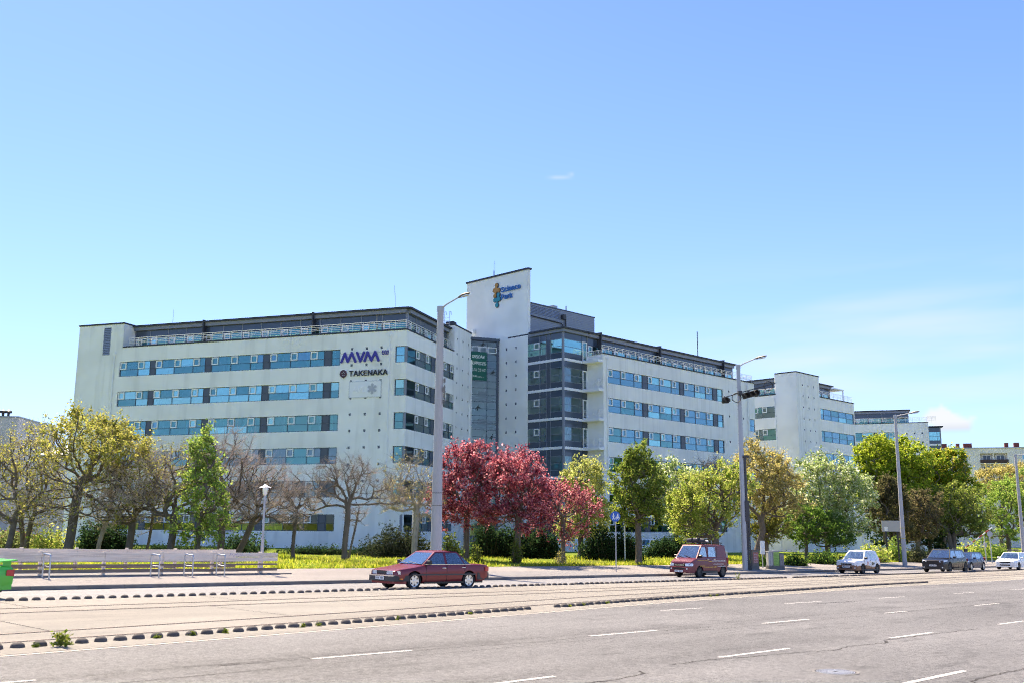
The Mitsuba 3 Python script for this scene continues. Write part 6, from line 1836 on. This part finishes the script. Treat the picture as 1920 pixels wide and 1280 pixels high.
tree('blossoming_tree', 'big white and green blossoming tree left of the white and brown hatchback', 'tree', on(1553, 1050, 93), 2.9, union((crown(1545, 910, 60, 58, 93), 3), (crown(1590, 935, 55, 50, 93), 2), (crown(1510, 965, 50, 42, 93), 1.5), (crown(1560, 985, 75, 35, 93), 1.5)), 560, .25, leaf=.22, leaves=13, twigs=6, twig_len=.7, cols=WHITEG, twig_col=(.2, .18, .14), seed=41)
tree('green_tree', 'dark lower leaved green tree under the white blossoms', 'tree', on(1512, 1048, 90), 2.4, union((crown(1520, 985, 48, 38, 90), 2), (crown(1560, 1000, 50, 30, 90), 1)), 260, .16, leaf=.2, leaves=13, twigs=5, twig_len=.55, cols=DEEP, seed=42)
tree('large_green_tree', 'largest bright yellow green tree in front of the third white building', 'tree', on(1690, 1047, 122), 4.5, union((crown(1650, 860, 45, 45, 122), 2), (crown(1700, 870, 50, 50, 122), 2), (crown(1670, 920, 65, 45, 122), 2), (crown(1715, 935, 40, 50, 122), 1)), 560, .42, leaf=.34, leaves=15, twigs=5, twig_len=.9, cols=((.32, .42, .03), (.42, .50, .05), (.20, .30, .03), (.50, .54, .09)), seed=43)
tree('large_green_tree', 'green tree with a few yellow leaves right of the largest tree', 'tree', on(1770, 1046, 128), 4.0, union((crown(1770, 885, 45, 40, 128), 2), (crown(1795, 920, 38, 45, 128), 1.2), (crown(1750, 935, 40, 40, 128), 1)), 430, .36, leaf=.32, leaves=15, twigs=5, twig_len=.9, cols=((.26, .38, .04), (.35, .45, .05), (.17, .26, .03), (.55, .47, .06)), seed=44)
tree('brown_conifer', 'dull brown green conifer behind the notice board', 'tree', on(1668, 1048, 104), 1.5, union((crown(1668, 960, 42, 55, 104), 2), (crown(1665, 925, 22, 30, 104), .7)), 300, .26, leaf=.20, leaves=13, twigs=7, twig_len=.6, cols=((.14, .13, .055), (.19, .17, .08), (.10, .11, .05)), twig_col=(.12, .1, .08), seed=45)
tree('brown_conifer', 'second brownish tree right of the lamp post with yellow tape', 'tree', on(1722, 1046, 108), 1.6, union((crown(1725, 965, 38, 48, 108), 2),), 250, .22, leaf=.2, leaves=9, twigs=8, twig_len=.6, cols=((.19, .17, .08), (.25, .21, .11), (.13, .13, .055)), twig_col=(.17, .14, .12), seed=46)
tree('green_tree', 'green tree with dark trunks behind the black off-road car', 'tree', on(1790, 1046, 121), 2.6, union((crown(1790, 945, 52, 40, 121), 2), (crown(1820, 975, 45, 35, 121), 1.2), (crown(1770, 970, 35, 35, 121), 1)), 430, .28, leaf=.22, leaves=12, twigs=6, twig_len=.6, cols=((.28, .35, .07), (.38, .42, .11), (.18, .26, .045)), twig_col=(.18, .15, .12), seed=47, stems=2)
tree('green_tree', 'bright green tree at the right edge behind the slim lamp post', 'tree', on(1893, 1046, 144), 2.8, union((crown(1885, 945, 55, 50, 144), 2.5), (crown(1930, 930, 50, 60, 144), 2), (crown(1870, 990, 50, 40, 144), 1.2)), 520, .3, leaf=.25, leaves=14, twigs=5, twig_len=.7, cols=FRESH, seed=48)
tree('yellow_tree', 'straw yellow treetop before the block of flats', 'tree', on(1880, 1046, 168), 4.5, union((crown(1880, 905, 50, 32, 168), 2), (crown(1930, 895, 40, 30, 168), 1)), 300, .3, leaf=.3, leaves=12, twigs=5, twig_len=.9, cols=YEL, seed=49)
tree('dark_tree', 'deep green tree between the brown conifers and the black car', 'tree', on(1745, 1046, 125), 1.5, union((crown(1745, 985, 60, 45, 125), 1), (crown(1690, 985, 60, 45, 125), 1)), 330, .25, leaf=.3, leaves=12, twigs=5, twig_len=.8, cols=DARKG, seed=50)


def shrub(name, label, px, py, Y, w, h, n, leaf, cols, seed, density=60, depth=None, cat='shrub', twig_col=(.12, .1, .07), stem=.03):
    """shrub: many stems from the ground, leaves through its whole body"""
    rng = np.random.default_rng(seed)
    b = on(px, py, Y); k = Y / FOC; rx, rz = w * k, h * k
    key = thing(name, label, cat)
    dp = (depth or w) * k
    m = n
    d = rng.normal(0, 1, (m, 3)); d /= np.linalg.norm(d, axis=1, keepdims=True); d[:, 2] = np.abs(d[:, 2])
    kk = rng.random((m, 1)) ** .45 * (.75 + .5 * meshkit.noise(d * 2.3 + seed, 3)[:, None])
    tip = b + d * kk * [rx, dp, rz]
    foot = b + np.stack([(tip[:, 0] - b[0]) * .45, (tip[:, 1] - b[1]) * .45, np.full(m, -.1)], 1) + rng.normal(0, .06, (m, 3)) * [1, 1, 0]
    foot[:, 2] = b[2] - .08
    mid = (tip + foot) / 2 + rng.normal(0, .1, (m, 3))
    st_v, st_f = join([prisms(foot, mid, np.full(m, stem * .7), np.full(m, stem * .5), 3), prisms(mid, tip, np.full(m, stem * .5), np.full(m, stem * .2), 3)])
    tc = np.repeat(np.asarray(twig_col)[None] * rng.uniform(.6, 1.4, (m, 1)), 6, 0)
    part(key, 'stems', (st_v, st_f), 'twig', False, color=np.vstack([tc, tc]))
    q = m * density // 10
    pick = rng.integers(0, m, q); t = rng.random((q, 1)) ** .6
    pos = mid[pick] * (1 - t) + tip[pick] * t + rng.normal(0, leaf * .9, (q, 3))
    pos[:, 2] = np.maximum(pos[:, 2], b[2] + .03)
    C = np.asarray(cols); col = C[rng.integers(0, len(C), q)] * rng.uniform(.75, 1.25, (q, 1)) * (.75 + .5 * meshkit.noise(pos * 1.4, seed)[:, None])
    v, f, c = leaf_cards(pos, rng.normal(0, .8, (q, 3)) + [0, 0, .6], rng.normal(0, 1, (q, 3)) + [0, 0, .15], leaf * rng.uniform(.6, 1.4, q), col, rng)
    part(key, 'leaves', (v, f), 'leaf', False, color=c)
    return key


shrub('yellow_green_shrub', 'yellow green arching shrub between dark trunks at the left', 95, 1046, 58, 50, 60, 160, .14, LIME, 61, 130)
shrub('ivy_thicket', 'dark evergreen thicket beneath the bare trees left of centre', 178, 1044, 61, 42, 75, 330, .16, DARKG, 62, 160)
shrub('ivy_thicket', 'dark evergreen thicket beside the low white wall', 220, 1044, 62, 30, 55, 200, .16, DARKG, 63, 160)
shrub('red_hedge', 'low reddish shrub far back at the left edge', 25, 1038, 90, 60, 26, 160, .25, ((.26, .06, .035), (.32, .10, .05), (.15, .05, .03)), 64, 110)
shrub('pale_shrub', 'pale green bush behind the trunks at the left edge', 20, 1042, 74, 70, 40, 200, .2, ((.20, .24, .08), (.26, .29, .12), (.14, .19, .05)), 65, 120)
shrub('evergreen_shrub', 'wide dark feathery evergreen before the left building corner', 745, 1042, 66, 72, 66, 420, .15, ((.045, .06, .03), (.07, .085, .045), (.03, .045, .022)), 66, 150, 40, stem=.025, twig_col=(.26, .23, .17))
shrub('dark_shrub', 'dark shrub at the foot of the bare trees behind the park lamp', 455, 1042, 63, 60, 45, 260, .15, DARKG, 67, 130)
shrub('upright_shoots', 'upright fresh green shoots just right of the tall lamp post', 842, 1044, 61, 22, 62, 130, .14, ((.20, .26, .05), (.14, .20, .035), (.26, .30, .08)), 68, 130)
shrub('upright_shoots', 'low green shoots left of the slender post between the red trees', 893, 1050, 61, 12, 40, 50, .12, ((.20, .25, .05), (.15, .2, .04)), 69, 110)
shrub('upright_shoots', 'green shoots around the trunk of the middle red leaved tree', 968, 1050, 63.4, 12, 52, 60, .12, ((.16, .22, .04), (.22, .27, .06)), 70, 130)
shrub('pale_twig_shrub', 'small pale twiggy shrub at the foot of the lowest red leaved tree', 1052, 1056, 65, 14, 34, 45, .10, YEL, 71, 70, twig_col=(.36, .33, .26))
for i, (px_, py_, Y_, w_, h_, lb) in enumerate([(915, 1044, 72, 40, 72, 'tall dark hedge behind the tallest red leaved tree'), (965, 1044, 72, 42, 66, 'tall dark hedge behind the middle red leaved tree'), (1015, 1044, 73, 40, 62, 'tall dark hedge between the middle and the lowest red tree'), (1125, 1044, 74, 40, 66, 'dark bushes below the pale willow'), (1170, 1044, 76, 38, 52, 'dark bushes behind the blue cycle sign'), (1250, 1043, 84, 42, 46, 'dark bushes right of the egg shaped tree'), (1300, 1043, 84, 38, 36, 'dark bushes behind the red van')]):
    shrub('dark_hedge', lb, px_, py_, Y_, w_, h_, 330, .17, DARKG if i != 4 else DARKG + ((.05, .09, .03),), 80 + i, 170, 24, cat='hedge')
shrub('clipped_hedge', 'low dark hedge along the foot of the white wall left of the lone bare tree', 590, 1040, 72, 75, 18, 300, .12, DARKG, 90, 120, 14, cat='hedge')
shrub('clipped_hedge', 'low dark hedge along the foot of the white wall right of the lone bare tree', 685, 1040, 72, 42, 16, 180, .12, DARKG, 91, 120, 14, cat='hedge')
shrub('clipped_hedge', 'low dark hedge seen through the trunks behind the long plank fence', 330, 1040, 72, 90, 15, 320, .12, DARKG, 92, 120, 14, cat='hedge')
shrub('low_shrub', 'low green shrub between the street cabinets and the parked cars', 1420, 1054, 76, 24, 22, 120, .14, DEEP, 93, 130)
shrub('low_shrub', 'low dark shrub right of the concrete cabinet', 1490, 1054, 80, 26, 24, 140, .15, DARKG + DEEP, 94, 130)
shrub('low_shrub', 'leafy low shrub left of the white and brown hatchback', 1545, 1054, 86, 40, 26, 170, .17, DARKG + DEEP, 95, 130)
shrub('sunny_shrub', 'yellow green shrub behind the white and brown hatchback', 1640, 1052, 96, 35, 38, 150, .2, LIME, 96, 120)
shrub('sunny_shrub', 'fresh green shrub beside the dark post of the notice board', 1680, 1052, 100, 22, 46, 120, .2, FRESH, 97, 120)
shrub('grey_green_shrub', 'rounded grey green shrub left of the black off-road car', 1722, 1052, 100, 30, 36, 170, .16, ((.17, .18, .08), (.24, .24, .13), (.12, .14, .05)), 98, 140)
shrub('low_shrub', 'dark low shrub behind the posts at the right', 1860, 1050, 132, 40, 22, 150, .2, DEEP, 99, 120)
shrub('sunny_shrub', 'pale green shrub far behind the trunks right of the black car', 1830, 1046, 142, 70, 25, 150, .3, LIME, 100, 100)

# grass on the verge
grng = np.random.default_rng(77)
gm = 52000
gs_ = 14 + 118 * grng.random(gm) ** 1.25; gt_ = 41.7 + 13.5 * grng.random(gm) ** 1.7
gx_, gy_ = xy(gs_, gt_)
cl = meshkit.fbm(np.stack([gx_ * .5, gy_ * .5, gx_ * 0], -1), 3, 2)
keep = grng.random(gm) < .35 + 1.1 * cl
gx_, gy_, cl = gx_[keep], gy_[keep], cl[keep]; gm = len(gx_)
gz_ = zg(gx_, gy_) - .02
hh_ = (.08 + .30 * np.clip(cl - .25, 0, 1)) * grng.uniform(.5, 1.5, gm)
az_ = grng.uniform(0, 2 * PI, gm); wd_ = grng.uniform(.02, .05, gm)
ln_ = grng.normal(0, .35, (gm, 2)) * hh_[:, None]
p_ = np.stack([gx_, gy_, gz_], 1); sdv = np.stack([np.cos(az_), np.sin(az_), 0 * az_], 1) * wd_[:, None]
tp_ = p_ + np.stack([ln_[:, 0], ln_[:, 1], hh_], 1)
gv = np.stack([p_ - sdv, p_ + sdv, tp_], 1).reshape(-1, 3); gf = np.arange(gm * 3).reshape(-1, 3)
gc = np.array([(.40, .46, .04), (.50, .52, .05), (.28, .37, .03), (.58, .55, .12)])[grng.integers(0, 4, gm)] * grng.uniform(.8, 1.2, (gm, 1))
put(thing('grass', 'bright yellow green grass on the verge behind the pavement', 'grass', kind='stuff'), (gv, gf), 'leaf', color=np.repeat(gc, 3, 0))


def weed(label, s, t, h, n, seed, big=False):
    rng = np.random.default_rng(seed); key = thing('weed', label, 'weed')
    x, y = xy(s, t); b = np.array([x, y, float(road_z(s)) + .03])
    dirs = rng.normal(0, .5, (n, 3)) + [0, 0, 1]; dirs /= np.linalg.norm(dirs, axis=1, keepdims=True)
    tip = b + dirs * h * rng.uniform(.5, 1.1, (n, 1))
    tc = np.repeat(np.array([[.12, .16, .04]]), n * 6, 0)
    part(key, 'stems', prisms(np.repeat(b[None], n, 0), tip, np.full(n, .006), np.full(n, .003), 3), 'twig', color=tc)
    m = n * 9; pk = rng.integers(0, n, m); t_ = rng.uniform(.35, 1, (m, 1))
    pos = b + (tip[pk] - b) * t_ + rng.normal(0, .02, (m, 3)); pos[:, 2] = np.maximum(pos[:, 2], b[2] + .01)
    col = np.array([(.17, .22, .035), (.24, .27, .05), (.11, .16, .025)])[rng.integers(0, 3, m)]
    v, f, c = leaf_cards(pos, rng.normal(0, .6, (m, 3)) + [0, 0, 1], rng.normal(0, 1, (m, 3)), (.07 if big else .045) * rng.uniform(.6, 1.4, m), col, rng)
    part(key, 'leaves', (v, f), 'leaf', color=c)


weed('largest leafy weed growing before a dome near the left edge', 7.1, 17.5, .27, 13, 1, True)
for i, (s, lb) in enumerate([(6.75, 'low weed by the dome nearest the left edge'), (7.3, 'flat weed left of the largest weed'), (9.0, 'small weed by the dome row a little right of the largest weed'), (9.75, 'small weed three domes right of the largest weed'), (10.5, 'weed tuft among the near domes below the plank fence end'), (12.45, 'weed tuft among the near domes under the lone bare tree'), (12.9, 'second weed tuft under the lone bare tree'), (15.4, 'weed tuft among the near domes left of the red saloon'), (18.1, 'weed tuft among the near domes below the red saloon'), (22.7, 'weed tuft at the start of the domes after the gap'), (23.4, 'second weed tuft after the gap in the domes'), (24.8, 'third weed tuft after the gap in the domes'), (31.7, 'weed tuft among the near domes below the red van'), (32.2, 'second weed tuft among the near domes below the red van')]):
    weed(lb, s, float(near_edge(s)) - .13, .065, 6, 20 + i)
weed('thin tall weed between the far domes before the red van', 47.6, 29.3, .45, 6, 60, True)
